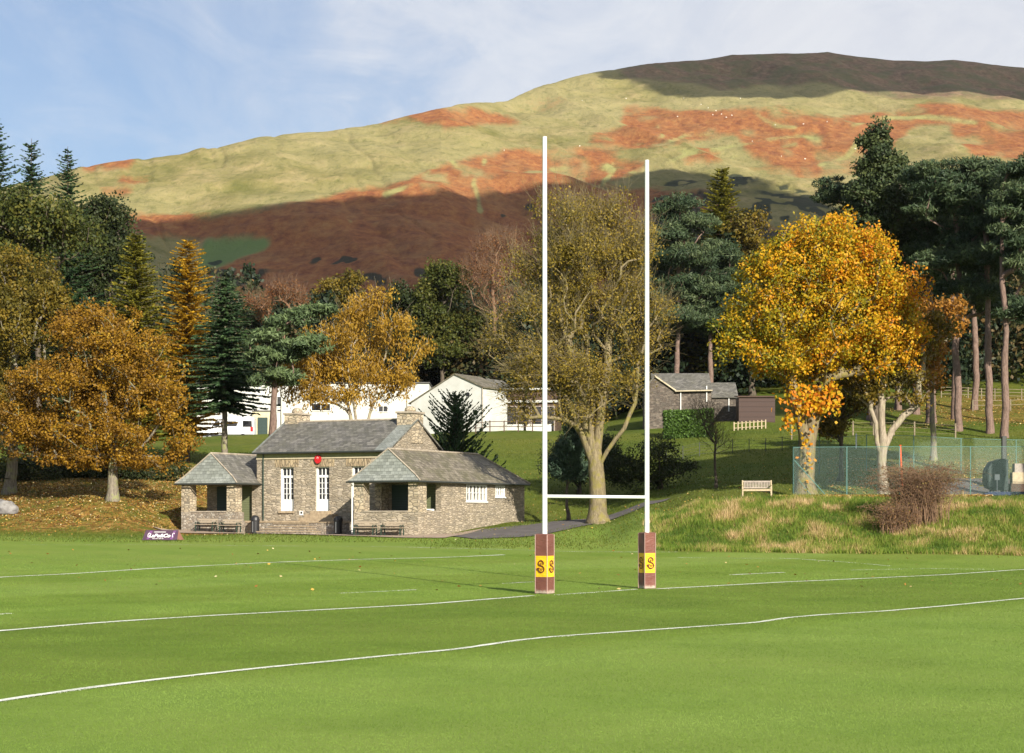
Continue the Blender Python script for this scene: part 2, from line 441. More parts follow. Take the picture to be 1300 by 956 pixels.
BRACKEN = [
 [(150,277),(200,274),(240,272),(262,276),(330,262),(400,250),(440,240),(520,233),(560,212),(600,198),(660,190),(700,193),(760,190),(790,205),(830,203),(800,225),(760,236),(900,240),(1000,300),(1000,420),(300,420),(262,345),(345,310),(345,303),(265,303),(240,300),(150,300)],
 [(745,184),(760,170),(790,160),(797,140),(810,135),(860,138),(910,140),(960,143),(1000,137),(1012,148),(1060,150),(1130,142),(1190,134),(1260,140),(1400,138),(1400,215),(1240,200),(1200,160),(1150,165),(1130,195),(1090,195),(1030,190),(1045,215),(1030,230),(1000,215),(960,203),(930,175),(860,182),(800,186)],
 [(440,158),(510,142),(560,136),(600,137),(640,148),(655,155),(620,160),(560,165),(540,158),(500,158)],
 [(860,205),(875,193),(905,190),(912,200),(890,207)],
 [(100,213),(150,207),(175,206),(165,215),(130,220),(110,226)],
 [(150,228),(190,224),(185,231),(155,232)],
 [(130,240),(175,238),(170,246),(135,246)],
]
TRACKS = [[(616,203),(612,215),(600,232),(606,245),(610,268)], [(835,160),(842,172),(830,182),(822,196),(812,205)], [(765,214),(780,205),(775,222),(760,240)],
          [(905,190),(950,182),(985,176),(1020,172),(1040,178)], [(930,200),(980,190),(1010,183)], [(490,247),(525,233),(545,218)], [(820,182),(850,190),(880,192),(850,205),(800,220)],
          [(960,145),(968,150),(985,160),(1010,162)], [(720,150),(760,160),(800,158)], [(1080,160),(1120,150),(1180,148),(1240,156)], [(415,291),(428,284),(445,281)], [(1040,210),(1075,200),(1090,180)], [(850,180),(870,172),(900,170)], [(700,215),(730,212),(770,214)], [(575,205),(580,214),(565,222)]]
GORSE = [(330,346,38,9),(395,338,14,6),(300,352,20,9),(272,332,12,6),(372,350,20,8),(655,275,30,5),(450,352,25,8),(870,240,30,12),(925,235,30,14),(960,262,30,12),(1000,268,30,12),(835,250,20,10),(890,270,50,14),(560,345,60,10),(935,272,120,42),(1000,300,90,40),(860,300,80,50),(330,350,90,12),(480,356,60,10),(700,262,50,8),(420,330,30,6)]
def build_hills():
    az = np.r_[np.arange(-700, -20, 30), np.arange(-20, 1330, 2.0), np.arange(1330, 2101, 30)]
    D = np.r_[np.arange(388, 1500, 5.0), np.arange(1500, 2900, 6.5), np.arange(2900, 3500, 100)]
    A, DD = np.meshgrid(az, D, indexing='ij')
    y, s = fell_y(A, DD)
    X = X_(A, DD); Z = Z_(y, DD)
    amp = sm(.02,.3,s)*(1-sm(.93,1.0,s)*.75)
    Z = Z+amp*((fbm(X/260, DD/260, 4, 5)-.5)*34+(fbm(X/60, DD/60, 4, 9)-.5)*10-np.abs(fbm(X/130+DD/500, DD/900, 3, 21)-.5)*34-np.maximum(0,.5-np.abs(fbm(X/55+DD/260, DD/420, 4, 27)-.5)*9)*3.2)
    Z = np.maximum(Z, -20)
    # project again so that the land cover follows the relief
    py = HOR-(Z-CAMH)/DD*F; px = A
    w1 = (fbm(X/60, DD/140, 6, 31)-.5)*38; w2 = (fbm(X/60, DD/140, 6, 47)-.5)*20
    qx, qy = px+w1, py+w2
    br = np.zeros(px.shape)
    for p in BRACKEN: br = np.maximum(br, inpoly(qx, qy, p))
    speck = fbm(X/18, DD/60, 4, 77)
    br = np.clip(br*(1-sm(.55,.72,speck)*(py < 243)*.8)+(1-br)*sm(.66,.74,fbm(X/60, DD/90, 4, 15))*(py < 240)*(py > 120)*.55*sm(640,760,px), 0, 1)
    tr = np.zeros(px.shape)
    for t in TRACKS:
        for (x0,y0),(x1,y1) in zip(t, t[1:]):
            u = np.clip(((px-x0)*(x1-x0)+(py-y0)*(y1-y0))/((x1-x0)**2+(y1-y0)**2), 0, 1)
            d = np.hypot(px-(x0+u*(x1-x0)), (py-(y0+u*(y1-y0)))*1.6)
            tr = np.maximum(tr, 1-sm(1.0, 5.0, d+w1*.45+np.abs(w2)*.25))
    top = sm(0,1,(116+.06*(px-1000)*(px>1000)-py+w2*2.0)/14)*sm(770,830,px+w1*2-(py-100)*2.0)
    go = np.zeros(px.shape)
    for gx, gy, rx, ry in GORSE:
        e = ((px-gx)/rx)**2+((py-gy)/ry)**2
        go = np.maximum(go, (1-sm(.2,1.5,e+(fbm(X/40, DD/90, 3, 61)-.5)*1.6))*sm(.44,.56,fbm(X/9, DD/22, 3, 3)))
    past = inpoly(qx*.5+px*.5, qy*.3+py*.7, [(258,302),(330,303),(350,306),(335,318),(300,330),(262,345),(250,345)]).astype(float)
    def blur(a, r):
        for ax in (0, 1):
            k = r[ax]; ker = np.hanning(2*k+3)[1:-1]; ker /= ker.sum()
            a = np.apply_along_axis(lambda v: np.convolve(np.pad(v, k, mode='edge'), ker, 'valid'), ax, a)
        return a
    br = blur(br, (3,4)); go = blur(go, (1,2)); tr = blur(tr, (2,3))*sm(.3,.62,fbm(X/30, DD/80, 3, 91)+.12); top = blur(top, (5,6)); past = blur(past, (2,3))
    cols = dict(bracken=br*(1-tr*.75)*(1-past), track=tr, top=top, gorse=go, pasture=past)
    nT, nD = px.shape; V = np.stack([X, DD, Z], -1).reshape(-1, 3); idx = np.arange(nT*nD).reshape(nT, nD)
    fa = np.stack([idx[:-1,:-1], idx[1:,:-1], idx[1:,1:], idx[:-1,1:]], -1).reshape(-1, 4)
    rgba = np.stack([br*(1-tr*.75)*(1-past), tr, top, go], -1).reshape(-1, 4)
    o = np_mesh('hills', V, fa, M['fell'], attrs={'bracken': cols['bracken'].ravel(), 'track': tr.ravel(), 'top': top.ravel(), 'gorse': go.ravel(), 'pasture': past.ravel()}, smooth=True)
    if o.data.polygons[len(o.data.polygons)//2].normal.z < 0: o.data.flip_normals()
    tag(o, kind='structure')
    global FELLGRID; FELLGRID = (az, D, py, Z)
    return o
def fell_surface(px, py):
    az, D, PY, Zg = FELLGRID
    i = int(np.argmin(np.abs(az-px))); k = int(np.argmax(PY[i] <= py))
    if PY[i][k] > py: k = int(np.argmin(PY[i]))
    return Vector((X_(px, D[k]), D[k], Zg[i][k]))
# ------------------------------------------------------------------ trees
def tubes(pos, par, rad, n=6, skip=0):
    """truncated cones along every edge parent->child"""
    i = np.where(par >= 0)[0]; i = i[rad[i] > skip]
    a = pos[par[i]]; b = pos[i]; ra = rad[par[i]]; rb = rad[i]
    # a side twig starts at its own width, not the parent's
    big = ra > rb*1.8; ra = np.where(big, rb*1.35, ra)
    d = b-a; L = np.linalg.norm(d, axis=1, keepdims=True)+1e-9; d = d/L
    b = b+d*np.minimum(rb[:,None]*.4, .06)
    up = np.where(np.abs(d[:,2:3]) > .9, [[1.,0,0]], [[0,0,1.]])
    t = np.cross(d, up); t /= np.linalg.norm(t, axis=1, keepdims=True)+1e-9; c = np.cross(d, t)
    ang = np.arange(n)*2*math.pi/n
    ring = t[:,None,:]*np.cos(ang)[None,:,None]+c[:,None,:]*np.sin(ang)[None,:,None]
    A = a[:,None,:]+ring*ra[:,None,None]; B = b[:,None,:]+ring*rb[:,None,None]
    V = np.concatenate([A, B], 1).reshape(-1, 3); m = len(i)
    base = np.arange(m)[:,None]*2*n; k = np.arange(n)[None,:]; k2 = (k+1) % n
    f = np.stack([base+k, base+k2, base+n+k2, base+n+k], -1).reshape(-1, 4)
    return V, f[:, ::-1]

def grow(rng, H, fork, trunk_r, clumps, step=.7, lean=(0,0), leader=.8, stems=1, flare=1.5, wob=.04, rise=.35, tip=.012, expo=.47, first=(), topr=.7):
    pos = [np.array([0.,0,-.3]), np.array([0.,0,0.])]; par = [-1, 0]; dirs = [np.array([0,0,1.])]*2
    nt = max(2, int(fork/.5)); p = np.zeros(3)
    for k in range(nt):
        p = p+np.array([lean[0]*fork/nt+rng.normal(0,wob), lean[1]*fork/nt+rng.normal(0,wob), fork/nt])
        pos.append(p.copy()); par.append(len(pos)-2); dirs.append(np.array([lean[0],lean[1],1.]))
    forkidx = len(pos)-1
    top = H*leader
    for st in range(stems):
        ang = rng.uniform(0, 6.28) if stems > 1 else 0; off = 0 if stems == 1 else rng.uniform(.18,.34)
        if stems == 2: ang = .3+math.pi*st
        j = forkidx; q = p.copy(); n2 = max(1, int((top-fork)/step)); vx = off*math.cos(ang); vy = off*math.sin(ang)*.8
        for k in range(n2):
            u = k/n2
            q = q+np.array([(vx*(1-.5*u)+lean[0])*step+rng.normal(0,.05), (vy*(1-.5*u)+lean[1])*step+rng.normal(0,.05), step])
            pos.append(q.copy()); par.append(j); dirs.append(np.array([vx,vy,1.])); j = len(pos)-1
    for f0 in first:                      # explicit limbs: polylines in local coordinates
        f0 = [np.array(q, float) for q in f0]
        P = np.array(pos); j = int(np.argmin(np.linalg.norm(P-f0[0], axis=1)))
        for a, b in zip([P[j]]+f0[1:-1], f0[1:]):
            n3 = max(1, int(np.linalg.norm(b-a)/step))
            for k in range(1, n3+1):
                pos.append(a+(b-a)*k/n3+rng.normal(0,.03,3)); par.append(j); dirs.append((b-a)/np.linalg.norm(b-a)); j = len(pos)-1
    nmax = len(pos)+len(clumps)*14; P = np.zeros((nmax,3)); P[:len(pos)] = pos; cnt = len(pos); par = list(par); dirs = list(dirs)
    PL = np.zeros(nmax)
    for k in range(1, cnt): PL[k] = PL[par[k]]+np.linalg.norm(P[k]-P[par[k]])
    o = np.argsort(np.linalg.norm(clumps-pos[forkidx], axis=1)); endidx = {}
    for ci in o:
        c = clumps[ci]; Q = P[:cnt]
        d = np.linalg.norm(Q-c, axis=1)
        cost = d+.18*PL[:cnt]+2.2*np.maximum(0, Q[:,2]-c[2]+rise*d)+1000*(Q[:,2] < fork*.85)
        j = int(np.argmin(cost)); p0 = P[j].copy(); L = d[j]
        if L < .15: endidx[ci] = j; continue
        v = (c-p0)/L; dd = dirs[j]/(np.linalg.norm(dirs[j])+1e-9)
        ctl = p0+(dd*.45+v*.55+np.array([0,0,.12]))*L*.5
        n = min(13, max(1, int(round(L/step)))); last = j
        for k in range(1, n+1):
            t = k/n; q = (1-t)**2*p0+2*t*(1-t)*ctl+t*t*c
            if k < n: q = q+rng.normal(0, .05*min(1, L*.3), 3)
            P[cnt] = q; par.append(last); dirs.append(q-P[last]); PL[cnt] = PL[last]+np.linalg.norm(q-P[last]); last = cnt; cnt += 1
        endidx[ci] = last
    P = P[:cnt]; par = np.array(par)
    w = np.zeros(cnt)
    for e in endidx.values(): w[e] += 1
    for k in range(cnt-1, 0, -1):
        if w[k] == 0: w[k] = .4
        w[par[k]] += w[k]
    tot = w[1]
    rad = np.maximum(tip, trunk_r*(w/tot)**expo)
    trunkmask = np.arange(cnt) <= forkidx
    z = np.clip(P[:,2], 0, None)
    rad = np.where(trunkmask, trunk_r*(1+(flare-1)*np.exp(-z/.45))*(1-.12*z/max(fork,.5)), np.minimum(rad, trunk_r*topr))
    return P, par, rad

def leafquads(rng, C, axis, nrm, L, W):
    """rhombic leaves"""
    axis = axis/(np.linalg.norm(axis, axis=1, keepdims=True)+1e-9)
    b = np.cross(axis, nrm); b /= np.linalg.norm(b, axis=1, keepdims=True)+1e-9
    L = L[:,None]; W = W[:,None]
    V = np.stack([C-axis*L*.5, C+b*W*.5-axis*L*.05, C+axis*L*.5, C-b*W*.5-axis*L*.05], 1)
    return V.reshape(-1, 3)

def ell(rng, n, lobes, bias=.42):
    w = np.array([l[3]*l[4]*l[5]*(l[6] if len(l) > 6 else 1) for l in lobes])**.8; w /= w.sum()
    k = rng.choice(len(lobes), n, p=w); Lb = np.array([l[:6] for l in lobes])[k]
    d = rng.normal(size=(n,3)); d /= np.linalg.norm(d, axis=1, keepdims=True)
    r = rng.random(n)**bias
    return Lb[:,:3]+d*r[:,None]*Lb[:,3:6]

def bumpy(rng, lobes, k=5, s=.42):
    out = []
    for l in lobes:
        l = tuple(l)+((1.0,) if len(l) == 6 else ())
        out.append((l[0],l[1],l[2],l[3]*.8,l[4]*.8,l[5]*.8,l[6]*.6))
        for i in range(k):
            d = rng.normal(size=3); d[2] = abs(d[2])*.8 if rng.random() < .7 else d[2]; d /= np.linalg.norm(d); f = rng.uniform(.6,.9)
            q = s*rng.uniform(.65,1.2); out.append((l[0]+d[0]*l[3]*f, l[1]+d[1]*l[4]*f, l[2]+d[2]*l[5]*f, l[3]*q, l[4]*q, l[5]*q, l[6]))
    return out
def broad_tree(seed, H, fork, trunk_r, lobes, nclump, clump_r, nleaf, leafL, leafW=None, flat=.75, bias=.42, gaps=.0, up=.4, droop=0.0, tintf=None, twigs=0, tip=.012, bump=5, **kw):
    rng = np.random.default_rng(seed)
    if bump: lobes = bumpy(rng, lobes, bump)
    c = ell(rng, nclump*2, lobes, bias); c = c[c[:,2] > fork*.55]
    if gaps > 0:
        g = np.array([mnoise.noise(Vector(p*.33)+Vector((seed*7.1,0,0))) for p in c]); c = c[g > -.25+gaps-.25]
    c = c[:nclump]
    P, par, rad = grow(rng, H, fork, trunk_r, c, tip=tip, **kw)
    n = len(c); per = rng.poisson(nleaf*rng.uniform(.5,1.4,n)); k = np.repeat(np.arange(n), per); m = len(k)
    d = rng.normal(size=(m,3)); d /= np.linalg.norm(d, axis=1, keepdims=True); rr = rng.random(m)**.45
    cr = clump_r*rng.uniform(.65,1.35,n)
    off = d*rr[:,None]*cr[k][:,None]*np.array([1,1,flat])
    if droop: off[:,2] -= np.abs(rng.normal(0, droop, m))
    C = c[k]+off
    out = off+np.array([0,0,up])*cr[k][:,None]+rng.normal(0,.55,(m,3))*cr[k][:,None]
    ax = rng.normal(size=(m,3)); ax[:,2] -= (.4+droop*3)
    L = leafL*rng.uniform(.6,1.35,m); W = (leafW or leafL*.7)*rng.uniform(.6,1.3,m)
    V = leafquads(rng, C, ax, out, L, W)
    ct = rng.random(n)
    t = .6*ct[k]+.4*rng.random(m)
    if tintf is not None: t = np.clip(tintf(C, rng)*.5+(t-.5)*.75+.25, 0, 1)
    tint = np.repeat(t, 4)
    tw = None
    if twigs:
        kk = np.repeat(np.arange(n), twigs); mt = len(kk)
        cen = np.array([0,0,H*.45]); dirv = c[kk]-cen; dirv /= np.linalg.norm(dirv, axis=1, keepdims=True)
        dirv = dirv+rng.normal(0,.55,(mt,3))+np.array([0,0,.35]); dirv /= np.linalg.norm(dirv, axis=1, keepdims=True)
        Lt = cr[kk]*rng.uniform(.6,1.7,mt); a = c[kk]+rng.normal(0,.2,(mt,3))*cr[kk][:,None]
        P2 = np.concatenate([a, a+dirv*Lt[:,None]], 0); par2 = np.concatenate([np.full(mt,-1), np.arange(mt)])
        r2 = np.concatenate([np.full(mt,.016), np.full(mt,.006)])
        tw = tubes(P2, par2, r2, 3)
    return (P, par, rad), V, tint, tw

def put_tree(name, wood, V, tint, tw, bark, leaf, loc, label, cat='tree', group=None, rz=0.0, n=7, crown='crown', smooth=True):
    root = empty(name, loc, rz, label, cat, group)
    WV, WF = tubes(*wood, n=n)
    if tw is not None:
        WF2 = tw[1]+len(WV); WV = np.concatenate([WV, tw[0]]); WF = np.concatenate([WF, WF2])
    np_mesh('trunk', WV, WF, bark, root, smooth=smooth)
    if V is not None and len(V):
        np_mesh(crown, V, np.arange(len(V)).reshape(-1, 4), leaf, root, attrs={'tint': tint})
    return root

def lobes_round(rng, cz, rx, ry, rz, k=9, s=.55, cx=0, cy=0):
    out = [(cx,cy,cz,rx*.8,ry*.8,rz*.8)]
    for i in range(k):
        a = rng.uniform(0,6.28); e = rng.uniform(-.7,1.3); f = rng.uniform(.42,.72)
        out.append((cx+rx*f*math.cos(a)*math.cos(e), cy+ry*f*math.sin(a)*math.cos(e), cz+rz*f*math.sin(e), rx*s*rng.uniform(.7,1.1), ry*s*rng.uniform(.7,1.1), rz*s*rng.uniform(.6,1)))
    return out

def spruce(seed, H, Rb, bare=.12, droop=.35, trunk_r=.22, gap=.45, dens=1.0, power=.8, needle=.42, up_tip=.15, ragged=.25):
    rng = np.random.default_rng(seed)
    nz = int(H/.5); pos = [np.array([0,0,-.3])]; par = [-1]; rad = [trunk_r*1.3]
    for k in range(nz+1):
        z = H*k/nz; pos.append(np.array([rng.normal(0,.02), rng.normal(0,.02), z])); par.append(len(pos)-2); rad.append(max(.02, trunk_r*(1-z/H)**.9+.02))
    tn = len(pos)
    CS = []; AX = []; NR = []; LL = []; TT = []
    z = H*bare
    while z < H*.985:
        u = (z-H*bare)/(H*(1-bare)); Rl = Rb*(1-u)**power*(.55+.45*min(1, (u+.02)/.12))
        nb = int(rng.integers(5,8)) if u < .9 else 5
        a0 = rng.uniform(0, 6.28); tj = int(min(tn-1, 1+z/H*nz))
        for b in range(nb):
            a = a0+b*6.28/nb+rng.normal(0,.22); l = max(.15, Rl*rng.uniform(1-ragged*1.6, 1+ragged)); zz = z+rng.uniform(-.5,.5)*gap
            m = max(2, int(l/.45)); prev = tj; q = np.array([0,0,zz]); bt = rng.random()
            pr = q
            for s in range(1, m+1):
                t = s/m; q = np.array([math.cos(a)*l*t, math.sin(a)*l*t, zz-droop*l*(t**1.3)*(1-.0*u)+up_tip*l*t*t+l*.25*u*t])
                if s == 1: pos.append(pr); par.append(prev); rad.append(.03); prev = len(pos)-1
                pos.append(q); par.append(prev); rad.append(max(.008, .035*(1-t))); prev = len(pos)-1
                dirv = q-pr; ns = int(9*dens*(1+.6*(1-t)))
                for _ in range(ns):
                    f = rng.random(); c0 = pr+(q-pr)*f; sd = rng.choice([-1,1])
                    side = np.array([-math.sin(a), math.cos(a), 0])*sd
                    ax = dirv/np.linalg.norm(dirv)*.7+side*rng.uniform(.2,1.1)+np.array([0,0,-rng.uniform(.05,.75)*droop*2])
                    ax /= np.linalg.norm(ax); Ln = needle*rng.uniform(.6,1.3)*(1-.35*u)*(1.15-.35*t)
                    CS.append(c0+ax*Ln*.45); AX.append(ax); NR.append(np.array([rng.normal(0,.8)+math.cos(a)*.3, rng.normal(0,.8)+math.sin(a)*.3, .6])); LL.append(Ln); TT.append(.55*bt+.25*rng.random()+.2*t)
                pr = q
        z += gap*rng.uniform(.7,1.2)*(1-.35*u)
    CS = np.array(CS); AX = np.array(AX); NR = np.array(NR); LL = np.array(LL)
    V = leafquads(rng, CS, AX, NR, LL, LL*rng.uniform(.32,.6,len(LL)))
    return (np.array(pos), np.array(par), np.array(rad)), V, np.repeat(np.clip(TT,0,1), 4), None

def pine(seed, H, fork, trunk_r, lobes, nclump=90, clump_r=1.0, nleaf=110, leafL=.34, **kw):
    return broad_tree(seed, H, fork, trunk_r, lobes, nclump, clump_r, nleaf, leafL, leafW=.12, flat=.42, bias=.5, up=.5, expo=.5, rise=.1, **kw)
# ------------------------------------------------------------------ material library
M = {}
def make_materials():
    # turf and soil
    m, nt, out = new_mat('ground'); n = N(nt)
    g = nt.nodes.new('ShaderNodeNewGeometry').outputs['Position']
    a1 = n.noise(g, .09, 4, .6); a2 = n.noise(g, 1.3, 5, .7); a3 = n.noise(g, 22, 4, .8)
    mow = nt.nodes.new('ShaderNodeTexWave'); mow.wave_type = 'BANDS'; mow.bands_direction = 'X'
    n.link(n.mapping(g, (1,1,1), (0,0,-R_(38.2))), mow.inputs['Vector']); mow.inputs['Scale'].default_value = .075; mow.inputs['Distortion'].default_value = .8; mow.inputs['Detail'].default_value = 1
    pitch = n.ramp(a2, [(.3,(.118,.193,.024)),(.7,(.175,.258,.038))])
    pitch = n.mix(n.ramp(mow.outputs['Fac'], [(.3,(0,0,0)),(.7,(.22,.22,.22))]), pitch, (.235,.30,.055))
    pitch = n.mix(n.ramp(a1, [(.42,(0,0,0)),(.62,(.55,.55,.55))]), pitch, (.225,.265,.055))
    pitch = n.mix(n.ramp(a3, [(.35,(.45,.45,.45)),(.6,(0,0,0))]), pitch, (.13,.19,.02))
    bd = n.attr('band'); pitch = n.mix(n.math('MULTIPLY', n.math('MAXIMUM', bd, 0.0), .55), pitch, (.235,.33,.085)); pitch = n.mix(n.math('MULTIPLY', n.math('MAXIMUM', n.math('MULTIPLY', bd, -1.0), 0.0), .65), pitch, (.095,.135,.018))
    lawn = n.ramp(n.math('ADD', n.math('MULTIPLY', a2, .6), n.math('MULTIPLY', a3, .4)), [(.35,(.052,.080,.010)),(.65,(.112,.142,.018))])
    lawn = n.mix(n.ramp(a1, [(.45,(0,0,0)),(.65,(.5,.5,.5))]), lawn, (.16,.15,.028))
    c = n.mix(n.attr('lawn'), pitch, lawn)
    vor = n('ShaderNodeTexVoronoi', {'feature': 'F1'}, Scale=3.2); n.link(g, vor.inputs['Vector'])
    sc = n('ShaderNodeSeparateColor'); n.link(vor.outputs['Color'], sc.inputs[0])
    lit = n.ramp(sc.outputs[0], [(.0,(.16,.075,.02)),(.3,(.26,.14,.035)),(.55,(.34,.20,.06)),(.8,(.12,.06,.02))], 'CONSTANT')
    lf = n.math('MULTIPLY', n.attr('litter'), n.ramp(n.noise(g, .55, 5, .7), [(.36,(.15,.15,.15)),(.58,(1,1,1))]))
    c = n.mix(lf, c, lit)
    rg = n.ramp(n.noise(g, 1.1, 5, .7), [(.35,(.085,.12,.02)),(.5,(.16,.16,.035)),(.68,(.27,.19,.08))])
    c = n.mix(n.attr('rough'), c, rg)
    n.link(n.bsdf(c, .9, n.bump(n.math('ADD', a3, a2), .6, .05), .1), out.inputs['Surface']); M['ground'] = m
    # fell
    m, nt, out = new_mat('fell'); n = N(nt)
    g = nt.nodes.new('ShaderNodeNewGeometry').outputs['Position']
    gs = n.mapping(g, (1,.35,1))
    f1 = n.noise(gs, .006, 6, .65); f2 = n.noise(gs, .03, 6, .7); f3 = n.noise(gs, .14, 5, .75)
    grass = n.ramp(f2, [(.3,(.13,.128,.038)),(.5,(.215,.188,.070)),(.7,(.34,.265,.13))])
    grass = n.mix(n.ramp(f1, [(.4,(0,0,0)),(.62,(.7,.7,.7))]), grass, (.31,.27,.13))
    grass = n.mix(n.ramp(f3, [(.32,(.6,.6,.6)),(.5,(0,0,0))]), grass, (.09,.10,.03))
    brk = n.ramp(f3, [(.3,(.15,.048,.030)),(.55,(.29,.113,.042)),(.75,(.38,.19,.07))])
    brk = n.mix(n.ramp(f2, [(.5,(0,0,0)),(.7,(.45,.45,.45))]), brk, (.26,.14,.06))
    hea = n.ramp(f3, [(.3,(.12,.075,.05)),(.7,(.30,.20,.12))])
    hea = n.mix(n.ramp(f2, [(.42,(0,0,0)),(.6,(.8,.8,.8))]), hea, (.13,.13,.06))
    def sharp(at, lo=.25, hi=.75, k=.9):
        v = n.math('ADD', n.attr(at), n.math('MULTIPLY', n.math('SUBTRACT', f3, .5), k))
        return n.ramp(v, [(lo,(0,0,0)),(hi,(1,1,1))])
    thin = n.ramp(n.math('ADD', n.math('MULTIPLY', f2, .5), n.math('MULTIPLY', f3, .5)), [(.36,(1,1,1)),(.66,(.85,.85,.85))])
    c = n.mix(n.math('MULTIPLY', sharp('bracken', .12, .88, 1.1), thin), grass, brk)
    c = n.mix(sharp('top', .3, .7, .6), c, hea)
    c = n.mix(n.math('MULTIPLY', sharp('track', .3, .7, 1.0), .8), c, (.30,.29,.11))
    c = n.mix(sharp('pasture'), c, (.15,.21,.07))
    c = n.mix(n.math('MULTIPLY', sharp('gorse', .35, .6, .4), .9), c, (.03,.038,.025))
    n.link(n.bsdf(c, .95, n.bump(n.math('ADD', n.math('MULTIPLY', f2, 4.0), f3), .55, 2.0), .05), out.inputs['Surface']); M['fell'] = m
    # white marking, worn
    m, nt, out = new_mat('paint'); n = N(nt)
    g = nt.nodes.new('ShaderNodeNewGeometry').outputs['Position']
    f = n.noise(g, 14, 4, .8); f2 = n.noise(g, .7, 3, .6)
    al = n.ramp(n.math('ADD', n.math('MULTIPLY', f, .7), n.math('MULTIPLY', f2, .3)), [(.38,(0,0,0)),(.50,(1,1,1))])
    b = n.bsdf((.74,.76,.66), .9, None, .1); t = n('ShaderNodeBsdfTransparent')
    mx = n('ShaderNodeMixShader'); n.link(al, mx.inputs[0]); n.link(t.outputs[0], mx.inputs[1]); n.link(b, mx.inputs[2])
    n.link(mx.outputs[0], out.inputs['Surface']); M['paint'] = m
    m2 = m.copy(); m2.name = 'faint_paint'; M['paint_faint'] = m2
    for nd in m2.node_tree.nodes:
        if nd.type == 'VALTORGB':
            nd.color_ramp.elements[0].position = .47; nd.color_ramp.elements[1].position = .60
    m, nt, out = new_mat('blade'); n = N(nt)
    c = n.ramp(n.attr('tint'), [(0,(.085,.145,.020)),(.5,(.155,.243,.036)),(1,(.245,.35,.075))])
    c = n.mix(n.attr('chalk'), c, (.85,.86,.76))
    p = n.bsdf(c, .6, None, .2); tr = n('ShaderNodeBsdfTranslucent'); n.link(c, tr.inputs['Color'])
    mx = n('ShaderNodeMixShader', None, Fac=.35); n.link(p, mx.inputs[1]); n.link(tr.outputs[0], mx.inputs[2]); n.link(mx.outputs[0], out.inputs['Surface']); M['blade'] = m
    M['rough_blade'] = leaf_mat('rough_blade', [(0,(.07,.13,.015)),(.35,(.18,.26,.03)),(.55,(.27,.26,.06)),(.75,(.48,.34,.15)),(1,(.66,.49,.27))], .3, .7)
    M['litter'] = leaf_mat('litter', [(0,(.12,.05,.015)),(.4,(.30,.15,.03)),(.75,(.46,.30,.06)),(1,(.58,.50,.30))], .1, .7)
    # masonry
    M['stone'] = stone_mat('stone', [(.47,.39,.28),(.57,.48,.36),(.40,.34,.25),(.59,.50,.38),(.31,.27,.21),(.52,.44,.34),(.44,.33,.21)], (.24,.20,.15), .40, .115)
    M['stone_dark'] = stone_mat('stone_dark', [(.12,.095,.078),(.20,.16,.13),(.11,.095,.08),(.24,.20,.16),(.085,.07,.06),(.16,.125,.10)], (.14,.12,.10), .3, .13)  # barn stone, darkened in colour to stand in for tree shade
    M['stone_pale'] = stone_mat('stone_pale', [(.60,.49,.34),(.68,.57,.41),(.48,.39,.27),(.62,.53,.39),(.30,.25,.19)], (.20,.17,.13), .42, .18)
    M['rubble'] = stone_mat('rubble', [(.40,.32,.24),(.48,.41,.32),(.29,.24,.19),(.56,.50,.42),(.42,.30,.22)], (.25,.22,.18), .24, .15)
    M['lintel'] = stone_mat('lintel', [(.50,.39,.24),(.56,.44,.28),(.42,.32,.20),(.54,.42,.26)], (.2,.16,.11), .17, .8)
    M['step'] = simple('step', (.42,.33,.22), .85, .2, 5, .2, bump=.4, c2=(.24,.18,.12))
    M['coping'] = simple('coping', (.42,.36,.28), .85, .2, 4, .2, bump=.5, c2=(.24,.20,.16))
    M['slate'] = slate_mat('slate', [(.095,.09,.08),(.155,.145,.13),(.225,.21,.185)], (.11,.105,.075))
    M['slate_moss'] = slate_mat('slate_moss', [(.11,.095,.07),(.175,.15,.115),(.26,.225,.175)], (.105,.10,.045))
    M['slate_green'] = slate_mat('slate_green', [(.17,.18,.165),(.245,.26,.24),(.315,.33,.30)], (.18,.19,.16), row=.2)
    M['white'] = simple('white', (.80,.80,.77), .5, .04, 3, .4)
    M['render_white'] = simple('render_white', (.60,.60,.565), .85, .08, .6, .2, c2=(.47,.47,.43))
    M['cream'] = simple('cream', (.60,.55,.36), .6, .1, 3)
    M['fascia'] = simple('fascia', (.30,.30,.15), .6, .1, 3)
    M['cream_board'] = simple('cream_board', (.56,.48,.33), .6, .1, 3)
    M['black'] = simple('black', (.02,.02,.022), .45, .1, 4, .5)
    M['gutter'] = simple('gutter', (.035,.04,.035), .4, .1, 4, .5)
    M['interior'] = simple('interior', (.10,.08,.065), .9, .2, 3)
    M['dark_roof'] = simple('dark_roof', (.13,.125,.12), .7, .15, 3)
    # boarding
    def boards(name, c, w=.12, vert=False):
        m, nt, out = new_mat(name); n = N(nt); uv = n.coord('UV'); sx = n('ShaderNodeSeparateXYZ'); n.link(uv, sx.inputs[0])
        fr = n.math('FRACT', n.math('DIVIDE', sx.outputs[0 if vert else 1], w)); ln = n.ramp(fr, [(.0,(0,0,0)),(.08,(1,1,1)),(.92,(1,1,1)),(1,(0,0,0))])
        f = n.noise(n.mapping(uv, (1,1,1) if vert else (.3,2,1)), 7, 4, .7)
        cc = n.mix(f, tuple(x*.75 for x in c), tuple(x*1.2 for x in c)); cc = n.mix(ln, tuple(x*.3 for x in c), cc)
        n.link(n.bsdf(cc, .6, n.bump(ln, .7, .01), .3), out.inputs['Surface']); return m
    M['green_boards'] = boards('green_boards', (.15,.165,.085), .16)  # porch boards in the sun, the brightness put into the colour
    M['dark_green_boards'] = boards('dark_green_boards', (.035,.06,.055), .16)  # porch shade put into the green; also a plain dark door elsewhere
